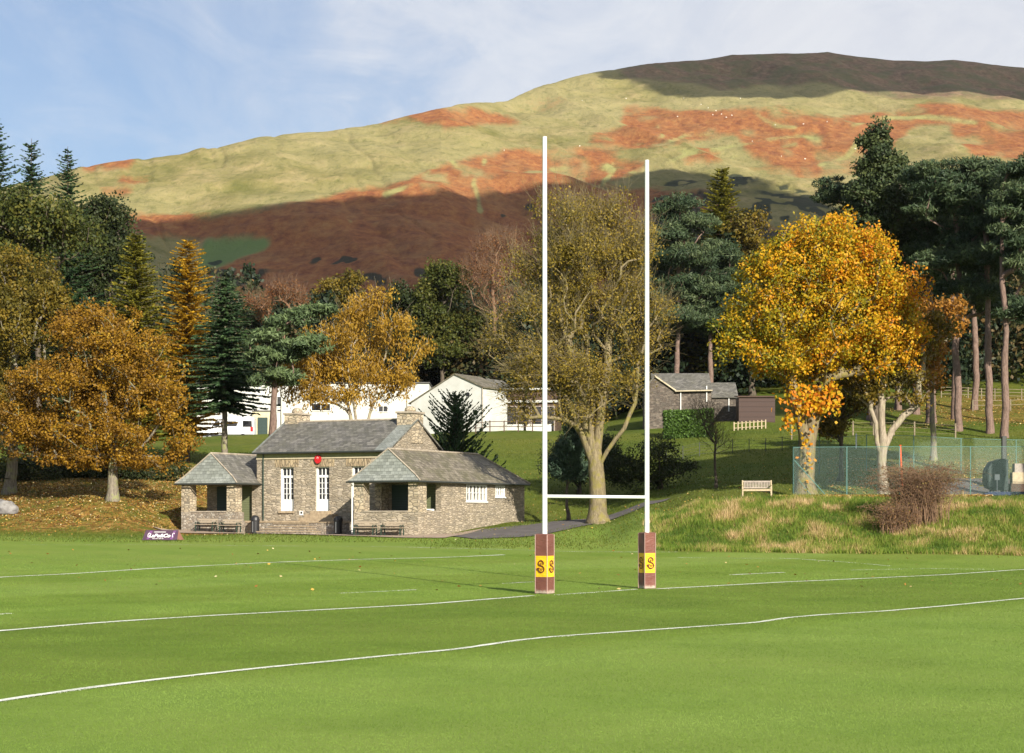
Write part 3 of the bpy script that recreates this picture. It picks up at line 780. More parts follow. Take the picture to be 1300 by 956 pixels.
    M['brown_boards'] = boards('brown_boards', (.06,.034,.027), .5, False)  # shed boards, the shade they stand in put into the brown
    M['bench_wood'] = boards('bench_wood', (.36,.29,.21), .3)
    M['pale_wood'] = simple('pale_wood', (.52,.42,.27), .7, .15, 8, .2, bump=.3)
    M['grey_wood'] = simple('grey_wood', (.40,.34,.29), .8, .15, 8, .2, bump=.3)
    M['rail_wood'] = simple('rail_wood', (.28,.23,.16), .85, .2, 6, .1, bump=.4)
    M['dark_rail'] = simple('dark_rail', (.12,.08,.06), .85, .2, 6, .1)
    M['green_iron'] = simple('green_iron', (.03,.055,.04), .45, .1, 6, .5)
    # glass
    m, nt, out = new_mat('glass'); n = N(nt); f = n.noise(n.coord('Object'), 1.2, 2, .5)
    n.link(n.bsdf(n.ramp(f, [(.4,(.012,.013,.015)),(.6,(.04,.04,.045))]), .06, None, .6), out.inputs['Surface']); M['glass'] = m
    m, nt, out = new_mat('curtain_glass'); n = N(nt); f = n.noise(n.mapping(n.coord('Object'), (1,3,.4)), 2.5, 2, .5)
    n.link(n.bsdf(n.ramp(f, [(.44,(.03,.03,.03)),(.5,(.30,.28,.24))], 'LINEAR'), .12, None, .6), out.inputs['Surface']); M['curtain_glass'] = m
    # paving
    M['tarmac'] = simple('tarmac', (.145,.13,.125), .9, .2, 1.1, .15, bump=.3, c2=(.10,.09,.085))
    M['apron'] = simple('apron', (.40,.32,.25), .9, .15, 1.6, .15, bump=.4, c2=(.27,.20,.15))
    M['soil'] = simple('soil', (.25,.15,.10), .95, .2, 2.5, .1, bump=.6, c2=(.13,.08,.05))
    # goal
    M['goal_white'] = simple('goal_white', (.80,.81,.80), .38, .04, 1.3, .5, c2=(.70,.71,.68))
    m, nt, out = new_mat('pad'); n = N(nt); v = n.coord('Object')
    f = n.noise(n.mapping(v, (3,3,9), (.3,.2,.1)), 1.3, 3, .6, 1.2); sp = n('ShaderNodeSeparateXYZ'); n.link(v, sp.inputs[0])
    base = n.ramp(n.noise(v, 3, 4, .6), [(.3,(.145,.052,.04)),(.7,(.19,.075,.055))])
    yel = n.ramp(n.noise(v, 4, 3, .6), [(.3,(.80,.42,.01)),(.7,(.86,.52,.02))])
    band = n.math('MULTIPLY', n.math('GREATER_THAN', sp.outputs[2], .53), n.math('LESS_THAN', sp.outputs[2], 1.18))
    c = n.mix(band, base, yel)
    mud = n.ramp(n.math('ADD', sp.outputs[2], n.math('MULTIPLY', n.noise(v, 12, 4, .7), .16)), [(.14,(.8,.8,.8)),(.22,(0,0,0))])
    c = n.mix(mud, c, (.48,.40,.33))
    n.link(n.bsdf(c, .42, n.bump(f, .55, .05), .45), out.inputs['Surface']); M['pad'] = m
    M['emblem'] = simple('emblem', (.10,.025,.015), .6, .05, 4)
    M['red'] = simple('red', (.55,.015,.02), .45, .15, 8, .4)
    M['purple'] = simple('purple', (.085,.045,.075), .5, .15, 3, .4)
    M['violet'] = simple('violet', (.17,.07,.19), .5, .1, 3, .4)
    M['brown_board'] = simple('brown_board', (.24,.11,.08), .6, .1, 3)
    M['orange'] = simple('orange', (.75,.10,.02), .5, .1, 3)
    M['pole_green'] = simple('pole_green', (.10,.22,.19), .5, .1, 3, .4)
    M['rock'] = simple('rock', (.26,.25,.24), .9, .25, 1.8, .2, bump=1.0, c2=(.13,.12,.12))
    # chain link: fine weave of wire
    m, nt, out = new_mat('mesh_net'); n = N(nt); uv = n.coord('UV')
    s = n('ShaderNodeSeparateXYZ'); n.link(n.mapping(uv, (1,1,1), (0,0,R_(45))), s.inputs[0])
    def wire(k): 
        fr = n.math('FRACT', n.math('MULTIPLY', s.outputs[k], 20.0)); return n.math('LESS_THAN', fr, .06)
    al = n.math('MAXIMUM', wire(0), wire(1))
    b = n.bsdf((.20,.30,.27), .5, None, .3); t = n('ShaderNodeBsdfTransparent'); mx = n('ShaderNodeMixShader')
    n.link(al, mx.inputs[0]); n.link(t.outputs[0], mx.inputs[1]); n.link(b, mx.inputs[2]); n.link(mx.outputs[0], out.inputs['Surface']); M['mesh_net'] = m
    # bark
    M['bark_grey'] = bark_mat('bark_grey', (.10,.085,.065), (.30,.26,.20), (.24,.25,.10))
    M['bark_moss'] = bark_mat('bark_moss', (.10,.08,.045), (.29,.235,.14), (.21,.18,.05))
    M['bark_pale'] = bark_mat('bark_pale', (.18,.145,.105), (.44,.37,.28), (.33,.30,.19))
    M['bark_pine'] = bark_mat('bark_pine', (.10,.068,.055), (.27,.185,.15))
    M['bark_dark'] = bark_mat('bark_dark', (.05,.04,.03), (.15,.12,.09))
    M['bark_twig'] = bark_mat('bark_twig', (.16,.13,.075), (.27,.225,.13))
    M['bark_red'] = bark_mat('bark_red', (.13,.08,.048), (.29,.18,.115))
    L = M
    L['oak_orange'] = leaf_mat('oak_orange', [(0,(.09,.045,.008)),(.35,(.20,.105,.012)),(.65,(.32,.17,.014)),(.85,(.42,.25,.022)),(1,(.22,.21,.03))])
    L['maple_gold'] = leaf_mat('maple_gold', [(0,(.035,.055,.01)),(.18,(.10,.125,.014)),(.36,(.34,.28,.014)),(.6,(.62,.35,.012)),(.82,(.68,.25,.014)),(1,(.42,.10,.015))])
    L['oak_olive'] = leaf_mat('oak_olive', [(0,(.05,.05,.01)),(.5,(.155,.12,.016)),(1,(.28,.18,.022))])
    L['olive_bare'] = leaf_mat('olive_bare', [(0,(.11,.085,.016)),(.5,(.24,.18,.026)),(1,(.38,.25,.035))])
    L['larch_gold'] = leaf_mat('larch_gold', [(0,(.22,.14,.015)),(.5,(.48,.28,.018)),(1,(.66,.41,.03))])
    L['larch_olive'] = leaf_mat('larch_olive', [(0,(.09,.095,.014)),(.5,(.20,.19,.022)),(1,(.32,.27,.03))])
    L['birch_gold'] = leaf_mat('birch_gold', [(0,(.17,.10,.014)),(.5,(.35,.20,.02)),(1,(.50,.32,.04))])
    L['dark_green'] = leaf_mat('dark_green', [(0,(.018,.03,.012)),(.6,(.045,.06,.018)),(1,(.09,.09,.02))])
    L['green_oak'] = leaf_mat('green_oak', [(0,(.03,.045,.012)),(.5,(.075,.09,.018)),(1,(.17,.15,.025))])
    L['spruce'] = leaf_mat('spruce', [(0,(.018,.042,.018)),(.5,(.04,.082,.03)),(1,(.08,.13,.045))], .15)
    L['blue_spruce'] = leaf_mat('blue_spruce', [(0,(.035,.065,.04)),(.5,(.06,.10,.06)),(1,(.10,.15,.09))], .15)
    L['pine'] = leaf_mat('pine', [(0,(.018,.036,.018)),(.5,(.05,.078,.034)),(1,(.115,.145,.06))], .12)
    L['pine_pale'] = leaf_mat('pine_pale', [(0,(.035,.058,.026)),(.5,(.085,.125,.05)),(1,(.14,.19,.075))], .12)
    L['rust'] = leaf_mat('rust', [(0,(.09,.035,.015)),(.5,(.19,.075,.025)),(1,(.29,.13,.035))])
    L['beech'] = leaf_mat('beech', [(0,(.13,.07,.015)),(.5,(.33,.15,.02)),(1,(.52,.25,.03))])
    L['wood_mass'] = leaf_mat('wood_mass', [(0,(.012,.024,.012)),(.35,(.03,.045,.018)),(.6,(.055,.055,.02)),(.8,(.10,.07,.025)),(1,(.15,.085,.03))], .15)
    L['hedge'] = leaf_mat('hedge', [(0,(.03,.06,.012)),(1,(.10,.18,.03))], .2)
    L['bramble'] = leaf_mat('bramble', [(0,(.10,.055,.03)),(.6,(.27,.14,.06)),(1,(.24,.20,.05))])
    # sheep, van
    M['wool'] = simple('wool', (.78,.75,.66), .95, .08, 6, .1)
    M['van_white'] = simple('van_white', (.80,.81,.83), .25, .02, 1, .5)
    M['tyre'] = simple('tyre', (.025,.025,.027), .8, .1, 4)
    M['alloy'] = simple('alloy', (.5,.5,.5), .35, .05, 4, .5, metallic=.8)
    m, nt, out = new_mat('cloud'); n = N(nt)      # cloud that lets a little of the sunlight through
    d = n('ShaderNodeBsdfDiffuse'); d.inputs[0].default_value = (.85,.86,.88,1); t = n('ShaderNodeBsdfTransparent'); mx = n('ShaderNodeMixShader', None, Fac=.88)
    n.link(t.outputs[0], mx.inputs[1]); n.link(d.outputs[0], mx.inputs[2]); n.link(mx.outputs[0], out.inputs['Surface']); M['cloud'] = m
    m2 = m.copy(); m2.name = 'thin_cloud'; M['thin_cloud'] = m2
    for nd in m2.node_tree.nodes:
        if nd.type == 'MIX_SHADER': nd.inputs[0].default_value = .70
# ------------------------------------------------------------------ pavilion
TH = R_(27); PO = Vector((-17.17, 127.6, 1.25))
def pav(x, y, z=0):
    return Vector((PO.x+x*math.cos(TH)+y*math.sin(TH), PO.y-x*math.sin(TH)+y*math.cos(TH), PO.z+z))

def hip_roof_wing(root, x0, x1, yf, yb, ze, zr, ov=.3, rear_hip=0.0, side_mat='slate', front_run=.3):
    xc = (x0+x1)/2; th = .09
    yfe = yf-ov; apex = (xc, yf+front_run, zr); end = (xc, yb-rear_hip, zr)
    zs = ze+.42; k = .72    # the eaves kick out a little at the foot of the front
    kx = (x1+ov)-(x1+ov-xc)*((zs-ze)/(zr-ze)); kxl = (x0-ov)+(xc-x0+ov)*((zs-ze)/(zr-ze))
    ykick = yf-.02
    r = MB(); r.slab([(x0-ov,yfe,ze),(x1+ov,yfe,ze),(kx,ykick,zs),(kxl,ykick,zs)], th); r.slab([(kxl,ykick,zs),(kx,ykick,zs),apex], th)
    f = r.build('roof', M['slate_green'], root); f['label'] = 'grey-green slated front hip of the porch roof'
    r = MB()
    r.slab([(x1+ov,yfe,ze),(x1+ov,yb+(ov if rear_hip else .2),ze),(end[0],end[1] if rear_hip else yb+.2,zr),apex,(kx,ykick,zs)], th)
    r.slab([(x0-ov,yb+(ov if rear_hip else .2),ze),(x0-ov,yfe,ze),(kxl,ykick,zs),apex,(end[0],end[1] if rear_hip else yb+.2,zr)], th)
    if rear_hip: r.slab([(x1+ov,yb+ov,ze),(x0-ov,yb+ov,ze),end], th)
    o = r.build('roof', M[side_mat], root)
    rt = MB(); rt.tube((xc,apex[1]-.02,zr+.01), (xc, end[1] if rear_hip else yb, zr+.01), .065, n=8)
    rt.tube((xc,apex[1],zr+.02),(kx,ykick,zs+.02),.05,n=6); rt.tube((kx,ykick,zs+.02),(x1+ov,yfe,ze+.02),.05,n=6)
    rt.tube((xc,apex[1],zr+.02),(kxl,ykick,zs+.02),.05,n=6); rt.tube((kxl,ykick,zs+.02),(x0-ov,yfe,ze+.02),.05,n=6)
    if rear_hip: rt.tube((xc,end[1],zr+.02),(x1+ov,yb+ov,ze+.02),.06,n=6)
    rt.build('ridge_tiles', M['coping'], o)
    g = MB()
    g.tube((x0-ov-.03,yfe-.05,ze-.07),(x1+ov+.05,yfe-.05,ze-.07),.055,n=8); g.tube((x1+ov+.05,yfe-.05,ze-.07),(x1+ov+.05,yb+.1,ze-.07),.055,n=8)
    g.build('gutter', M['gutter'], root)

def french_door(root, xc, z0, z1, w=1.1, y=.2):
    h = z1-z0; d = MB(); x0 = xc-w/2; x1 = xc+w/2; t = .07; ym, yf = y, y+.06
    zt = z1-.62; zp = z0+.78
    d.box(x0, x0+.12, ym-.04, yf, z0, z1); d.box(x1-.07, x1, ym-.04, yf, z0, z1)
    d.box(x0+.12, x1-.07, ym-.04, yf, z1-.07, z1); d.box(x0+.12, x1-.07, ym-.04, yf, zt-.09, zt+.07)
    d.box(x0+.12, x1-.07, ym, yf, z0, zp)                       # solid lower panels
    xm = x0+.12+(w-.19)*.62
    d.box(xm-.05, xm+.05, ym-.02, yf, zp, zt-.09); d.box(xm-.03, xm+.03, ym, yf, zt+.07, z1-.07)
    d.box(x0+.12, x0+.17, ym, yf, zp, zt-.09)
    xa = (x0+.17+xm-.05)/2
    d.box(xa-.02, xa+.02, ym+.01, yf, zp, zt-.09); d.box(xa-.02, xa+.02, ym+.01, yf, zt+.07, z1-.07)
    d.box(xm-.004, xm+.004, ym-.045, ym-.02, z0+.02, zt-.1)
    for k in (1,2,3):
        zz = zp+(zt-.09-zp)*k/4; d.box(x0+.17, xa-.02, ym+.01, yf, zz-.017, zz+.017); d.box(xa+.02, xm-.05, ym+.01, yf, zz-.017, zz+.017); d.box(xm+.05, x1-.07, ym+.01, yf, zz-.017, zz+.017)
    # raised mouldings in the panels
    d.box(x0+.2, xm-.1, ym-.015, ym, z0+.15, zp-.12); d.box(xm+.08, x1-.1, ym-.015, ym, z0+.15, zp-.12)
    o = d.build('door', M['white'], root)
    g = MB(); g.box(x0+.1, x1-.05, yf+.002, yf+.02, zp-.05, z1-.05); g.build('glass', M['glass'], o)
    hd = MB(); hd.tube((xm+.03,ym-.06,z0+1.0),(xm+.03,ym-.06,z0+1.14),.012,n=6); hd.build('handle', M['black'], o)
    return o

def side_window(root, x, y0, y1, z0, z1, cols, rows, mat='curtain_glass'):
    f = MB(); t = .07
    f.box(x-.12, x+.012, y0, y0+t, z0, z1); f.box(x-.12, x+.012, y1-t, y1, z0, z1); f.box(x-.12, x+.012, y0+t, y1-t, z0, z0+t); f.box(x-.12, x+.012, y0+t, y1-t, z1-t, z1)
    for k in range(1, cols):
        yy = y0+(y1-y0)*k/cols; w = .045 if k % 2 == 0 or cols < 4 else .022
        f.box(x-.09, x-.01, yy-w, yy+w, z0+t, z1-t)
    for k in range(1, rows):
        zz = z0+(z1-z0)*k/rows; f.box(x-.085, x-.02, y0+t, y1-t, zz-.018, zz+.018)
    o = f.build('window', M['white'], root)
    g = MB(); g.box(x-.16, x-.10, y0+.03, y1-.03, z0+.03, z1-.03); g.build('glass', M[mat], o)
    s = MB(); s.box(x-.1, x+.07, y0-.08, y1+.08, z0-.09, z0-.004); s.build('sill', M['white'], o)

def build_pavilion():
    root = empty('stone_pavilion', PO, -TH, 'grey stone sports pavilion with slate roofs, white french doors and two open hipped porches', 'pavilion')
    L, D = 10.36, 7.07; T = .45
    # main hall
    w = MB()
    ops = [(xc-.55, xc+.55, 1.5, 4.42) for xc in (2.4, 5.2, 8.0)]
    wall_cells(w, 0, L, 0, T, -1, 5.3, ops)
    w.box(0, T, T, D-T, -1, 5.3); w.box(L-T, L, T, D-T, -1, 5.3); w.box(0, L, D-T, D, -1, 5.3)
    zr = 7.62
    for x in (0, L-T): w.prism([(x,.02,5.3),(x,D-.02,5.3),(x,D/2,zr-.08)], (T,0,0))
    w.build('wall', M['stone'], root)
    li = MB()
    for xc in (2.4, 5.2, 8.0): li.box(xc-.95, xc+.95, -.012, .1, 4.43, 5.0)
    li.build('lintel', M['lintel'], root)
    fl = MB(); fl.box(T, L-T, T, D-T, 1.3, 1.49); fl.build('floor', M['interior'], root)
    r = MB(); th = .1; s = (zr-5.42)/(D/2+.35)
    for (ya, yb_) in ((-.35, D/2), (D+.35, D/2)):
        r.slab([(-.12,ya,5.42),(L+.12,ya,5.42),(L+.12,yb_,zr),(-.12,yb_,zr)], th)
    ro = r.build('roof', M['slate'], root)
    for xa, xb in ((-.16,.0),(L-.95,L+.16)):
        vg = MB(); vg.slab([(xa,-.37,5.445),(xb,-.37,5.445),(xb,D/2,zr+.03),(xa,D/2,zr+.03)], .02)
        vo = vg.build('verge', M['slate_green'], ro); vo['label'] = 'pale green slate strip at the gable end of the main roof'
    rt = MB(); rt.tube((-.14,D/2,zr+.01),(L+.14,D/2,zr+.01),.07,n=8); rt.build('ridge_tiles', M['coping'], ro)
    fs = MB(); fs.box(.0, L, -.06, -.004, 5.05, 5.3); fs.build('fascia', M['fascia'], root)
    fs = MB(); fs.box(.0, L, -.075, -.006, 4.96, 5.046); fs.build('trim', M['cream_board'], root)
    g = MB(); g.tube((-.1,-.42,5.36),(L+.1,-.42,5.36),.06,n=8); g.build('gutter', M['gutter'], root)
    for (cx0, cx1, cy0, cy1, zt, zb) in ((9.3,10.41,2.75,4.32,8.1,6.0),(.0,1.05,3.3,4.9,8.25,6.2)):
        c = MB(); c.box(cx0,cx1,cy0,cy1,zb,zt-.12); co = c.build('chimney', M['stone_pale'], root)
        c = MB(); c.box(cx0-.08,cx1+.08,cy0-.08,cy1+.08,zt-.12,zt); c.build('coping', M['coping'], co)
        c = MB(); xm, ym = (cx0+cx1)/2, (cy0+cy1)/2; c.lathe([(.36,0),(.38,.12),(.33,.26),(.2,.36),(.05,.38)], 12, org=(xm,ym,zt+.002)); c.build('cowl', M['stone_pale'], co, smooth=False)
    for xc in (2.4, 5.2, 8.0): french_door(root, xc, 1.5, 4.42)
    # terrace and steps
    t = MB(); t.box(0.02, L-.02, -1.3, -.002, -1, .72); t.build('terrace_wall', M['rubble'], root)
    t = MB(); t.box(0, L, -1.36, -.003, .722, .85); t.build('terrace_coping', M['step'], root)
    st = MB()
    for k, (xa, xb) in enumerate(((1.75,5.95),(2.0,5.6),(2.25,5.3),(2.45,5.0))):
        st.box(xa, xb, -2.56+.3*k, -1.365, -.2 if k == 0 else .17*k+.002, .17*(k+1)-.052)
    st.build('steps', M['rubble'], root)
    st = MB()
    for k, (xa, xb) in enumerate(((1.75,5.95),(2.0,5.6),(2.25,5.3),(2.45,5.0))):
        st.box(xa-.03, xb+.03, -2.60+.3*k, -1.363, .17*(k+1)-.05, .17*(k+1))
    st.build('treads', M['step'], root)
    st = MB()
    for k, (xa, xb) in enumerate(((4.0,6.75),(4.25,6.4),(4.5,5.9))):
        st.box(xa, xb, -1.0+.3*k, -.004, .852 if k == 0 else .85+.215*k+.002, .85+.215*(k+1))
    st.box(1.8,3.0,-.12,-.013,1.36,1.49); st.box(7.4,8.6,-.12,-.013,1.36,1.49)
    st.build('steps', M['step'], root)
    # porches
    for side in (0, 1):
        if side == 0: x0, x1, yf, yb, bw = -4.43, 0., -2.45, 6.4, .45
        else: x0, x1, yf, yb, bw = L, 15.03, -4.4, 10.2, -.9
        ze, zrr = 3.36, 5.36
        w = MB(); pl = .72; pt = .36
        ztop = ze-.12
        # parapet
        w.box(x0, x1, yf, yf+pt, -1, 1.42)
        w.box(x0, x0+pt, yf+pt, bw, -1, 1.42)
        if side == 0:
            w.box(x1-pt, x1, yf+pt, yf+.95, -1, 1.42); w.box(x1-pt, x1, yf+.95, 0, -1, .85)
        else:
            w.box(x1-pt, x1, yf+pt, bw, -1, 1.42)
        pw = w.build('parapet', M['rubble' if side == 0 else 'stone'], root)
        cp = MB(); cp.box(x0+pl+.01, x1-pl-.01, yf-.04, yf+pt+.03, 1.422, 1.5); cp.box(x0-.03, x0+pt+.03, yf+pl+.01, bw-.01, 1.422, 1.5)
        if side: cp.box(x1-pt-.03, x1+.03, yf+pl+.3, yf+2.89, 1.422, 1.5)
        cp.build('coping', M['coping'], pw)
        # pillars
        def pillar(xa, xb, ya, yb_):
            p = MB(); p.box(xa, xb, ya, yb_, 1.422, ztop); p.build('pillar', M['stone_pale'], root)
        pillar(x0+.003, x0+pl, yf+.003, yf+pl); pillar(x1-pl, x1-.003, yf+.003, yf+(pl if side == 0 else 1.05))
        if side: pillar(x0+.003, x0+.5, bw-.95, bw-.002)
        # closed part
        w = MB()
        if side == 0:
            w.box(x0, x1-.002, bw, bw+.4, -1, ze); w.box(x0, x0+.4, bw+.4, yb, -1, ze); w.box(x0, x1-.002, yb-.4, yb, -1, ze)
            w.box(x1-.4, x1-.004, -.002, bw, .0, ze)
        else:
            w.box(x0+.002, x1-.4, bw, bw+.4, -1, ze)
            wall_cells(w, x1-.4, x1, yf+2.9, yb, 1.42, ze, [(1.83,4.67,2.13,3.2),(5.9,7.25,2.45,3.2)], 'y')
            w.box(x1-.4, x1, bw, yb, -1, 1.418)
            w.box(x0+.002, x1-.4, yb-.4, yb, -1, ze); w.box(x0+.002, x0+.4, D, yb-.4, -1, ze)
        w.build('wall', M['stone'], root)
        # beam under the eaves and soffit
        b = MB(); b.box(x0-.05, x1+.05, yf-.05, yf+.3, ze-.118, ze-.02); b.build('beam', M['grey_wood'], root)
        b = MB(); b.box(x0+.1, x1-.1, yf+.32, bw-.01, ze-.10, ze-.05); b.build('ceiling', M['interior'], root)
        fl = MB(); fl.box(x0+pt, x1-pt, yf+pt, bw, .5, .84); fl.build('floor', M['coping'], root)
        hip_roof_wing(root, x0, x1, yf, yb, ze, zrr, rear_hip=(2.4 if side else 0), side_mat='slate_moss' if side else 'slate')
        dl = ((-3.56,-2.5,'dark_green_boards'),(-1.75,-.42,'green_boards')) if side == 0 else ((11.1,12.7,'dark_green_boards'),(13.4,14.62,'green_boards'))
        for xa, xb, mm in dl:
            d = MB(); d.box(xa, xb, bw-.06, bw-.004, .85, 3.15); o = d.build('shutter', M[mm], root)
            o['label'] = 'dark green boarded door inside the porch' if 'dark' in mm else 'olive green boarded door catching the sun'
    side_window(root, 15.03, 1.83, 4.67, 2.13, 3.2, 6, 2); side_window(root, 15.03, 5.9, 7.25, 2.45, 3.2, 4, 2)
    p = MB(); p.tube((.57,-.09,5.3),(.57,-.09,.86),.045,n=8); o = p.build('downpipe', M['green_iron'], root)
    p = MB(); p.tube((10.27,-4.44,3.2),(10.27,-4.44,.05),.045,n=8); o = p.build('downpipe', M['white'], root); o['label'] = 'white downpipe at the corner of the right-hand porch'
    v = MB(); v.box(3.43,3.71,-.04,-.003,1.22,1.5); o = v.build('vent', M['white'], root)
    v = MB(); v.box(3.52,3.66,-.05,-.041,1.32,1.45); v.build('grille', M['black'], o)
    v = MB(); v.box(6.4,6.72,-.03,-.003,2.5,2.85); o = v.build('notice', M['coping'], root)
    # red round emblem over the middle door
    rd = MB(); pts = []
    for k in range(40):
        a = k*2*math.pi/40; r_ = .25*(1+.04*math.cos(9*a)); pts.append((4.95+r_*math.sin(a), -.17, 4.92+r_*1.15*math.cos(a)))
    rd.prism(pts, (0,.08,0)); rd.prism([(4.85,-.09,4.85),(5.05,-.09,4.85),(5.05,-.09,5.0),(4.85,-.09,5.0)], (0,.085,0)); o = rd.build('emblem', M['red'], root); o['label'] = 'round red emblem over the middle door'
    ms = MB(); ms.ribbon([(4.95+.05*math.cos(a)-.0, -.172, 4.99+.07*math.sin(a)) for a in np.linspace(-.5,3.6,9)], .025, (0,-1,0), .003); ms.build('mark', M['white'], o)

# ------------------------------------------------------------------ furniture by the pavilion
def make_bench():
    r = empty('bench', (0,0,0))
    for x in (-.68, .68):
        m = MB()
        m.box(x-.03,x+.03,-.26,-.20,0,.44); m.box(x-.03,x+.03,.18,.24,0,.46); m.box(x-.028,x+.028,-.24,.22,.38,.435)
        m.prism([(x-.028,.17,.46),(x-.028,.24,.46),(x-.028,.34,.86),(x-.028,.29,.86)], (.056,0,0))
        m.box(x-.025,x+.025,-.24,.27,.60,.64); m.box(x-.025,x+.025,-.25,-.21,.44,.60)
        m.build('leg', M['green_iron'], r)
    s = MB()
    for k in range(4): s.box(-.78,.78,-.27+k*.12,-.17+k*.12,.44,.475)
    s.build('seat', M['bench_wood'], r)
    b = MB()
    for z in (.55,.72): 
        y = .215+(z-.46)*.25
        b.prism([(-.78,y-.04,z),(-.78,y-.015,z),(-.78,y+.015,z+.13),(-.78,y-.01,z+.13)], (1.56,0,0))
    b.build('backrest', M['bench_wood'], r)
    return r
def make_bin():
    r = empty('litter_bin', (0,0,0))
    m = MB(); m.lathe([(.25,0),(.26,.04),(.28,.78),(.295,.80),(.295,.84)], 20); m.build('body', M['black'], r, smooth=False)
    m = MB(); m.lathe([(.30,.0),(.31,.03),(.28,.20),(.18,.31),(.03,.34)], 20, org=(0,0,.842)); o = m.build('lid', M['black'], r)
    m = MB(); m.box(-.035,.035,-.30,-.285,.08,.78); o2 = m.build('strip', M['alloy'], r)
    return r
def build_furniture():
    b = make_bench()
    spots = [(-2.0,-3.0,'dark slatted bench below the left porch parapet, nearer the purple banner','benches along the pavilion front'),
             (-.05,-3.0,'dark slatted bench below the left porch, next to the black bin', None),
             (11.55,-4.95,'dark slatted bench below the right porch, at the white downpipe corner', None),
             (13.5,-4.95,'dark slatted bench below the right porch, the one nearest the goal posts', None)]
    for i, (x, y, lab, _) in enumerate(spots):
        o = b if i == 0 else copy_tree(b)
        p = pav(x, y); o.location = (p.x, p.y, tz(p.x, p.y)+.06); o.rotation_euler = (0,0,-TH)
        tag(o, lab, 'bench', 'benches along the pavilion front')
    b = make_bin()
    for i, (x, y, lab) in enumerate([(1.25,-2.0,'black litter bin left of the stone steps by the left porch'),(7.7,-2.0,'black litter bin in the shade between the steps and the right porch')]):
        o = b if i == 0 else copy_tree(b)
        p = pav(x, y); o.location = (p.x, p.y, tz(p.x, p.y)+.06); o.rotation_euler = (0,0,-TH)
        tag(o, lab, 'bin', 'black litter bins in front of the pavilion')
    # a few white sheets on the right parapet
    p = pav(14.6, -2.3, 1.5)
    m = MB(); rng = random.Random(4)
    for k in range(3):
        m.prism([(-.5+k*.3,-.15,.004+.02*k),(-.1+k*.3,-.18,.002+.02*k),(-.05+k*.3,.12,.01+.02*k),(-.4+k*.3,.15,.004+.02*k)], (0,0,.10-.02*k))
    o = m.build('towel', M['white'], None); o.location = p; o.rotation_euler = (0,0,-TH-math.pi/2)
    tag(o, 'crumpled white cloth lying on the right porch parapet', 'cloth')
    # advertising banner, tent shaped
    g = ground_hit(205, 686)
    r = empty('advertising_banner', (g.x, g.y, g.z), R_(-4), 'low purple tent-shaped advertising banner on the grass left of the pavilion', 'banner')
    L2 = 1.07; d = .45; h = .62
    m = MB(); m.slab([(-L2,-d,.02),(L2,-d,.02),(L2-.02,0,h),(-L2+.12,0,h)], .02); pf = m.build('panel', M['purple'], r)
    m = MB(); m.slab([(L2,d,.02),(-L2,d,.02),(-L2+.12,0,h),(L2-.02,0,h)], .02); m.build('panel', M['purple'], r)
    m = MB(); m.prism([(L2+.0,-d+.02,.01),(L2+.22,d,.01),(L2-.02,0,h-.01)], (-.02,0,0)); m.add([(L2+.004,-d,.02),(L2+.24,0,.02),(L2-.015,0,h)]); e = m.build('end_panel', M['brown_board'], r); e['label'] = 'brown triangular end of the banner'
    nrm = Vector((0,-h,d)).normalized(); nrm = Vector((0,-1*h, d)).normalized()
    up = Vector((0, d, h)).normalized()
    nn = Vector((1,0,0)).cross(up); 
    def on(u, v, e=.006): return Vector((u, -d, .02))+up*v+nn*e
    for xa in (-.82, .62):
        m = MB(); m.add([on(xa,.05),on(xa+.16,.05),on(xa+.30,.68),on(xa+.14,.68)]); m.build('flash', M['violet'], pf)
    for a, b_, v0, v1 in ((-.42,.30,.57,.605),(-.47,-.30,.085,.11),(-.27,-.12,.085,.11),(-.08,.08,.085,.11),(.11,.22,.085,.11)): m = MB(); m.add([on(a,v0,.008),on(b_,v0,.008),on(b_,v1,.008),on(a,v1,.008)]); m.build('rule', M['white'], pf)
    for xa in (-.80,.70):
        m = MB(); m.ribbon([on(xa+.13*math.cos(t)*.5+.1, .36+.16*math.sin(t), .009) for t in np.linspace(.6,4.6,8)], .03, nn, .001); m.build('swirl', M['white'], pf)
    cu = bpy.data.curves.new('lettering', 'FONT'); cu.body = 'LaPe&Co'; cu.size = .36; cu.align_x = 'CENTER'; cu.extrude = .002; cu.offset = .008; cu.shear = .25; cu.space_character = .95
    to = bpy.data.objects.new('lettering_src', cu); col.objects.link(to)
    bpy.context.view_layer.update(); dg = bpy.context.evaluated_depsgraph_get()
    me = bpy.data.meshes.new_from_object(to.evaluated_get(dg)); bpy.data.objects.remove(to)
    me.materials.clear(); me.materials.append(M['white'])
    lo = bpy.data.objects.new('lettering', me); col.objects.link(lo); lo.parent = pf
    mt = Matrix(((1,0,0),(0,up.y,nn.y),(0,up.z,nn.z))).to_4x4(); mt.translation = on(-.05,.2,.01); lo.matrix_local = mt

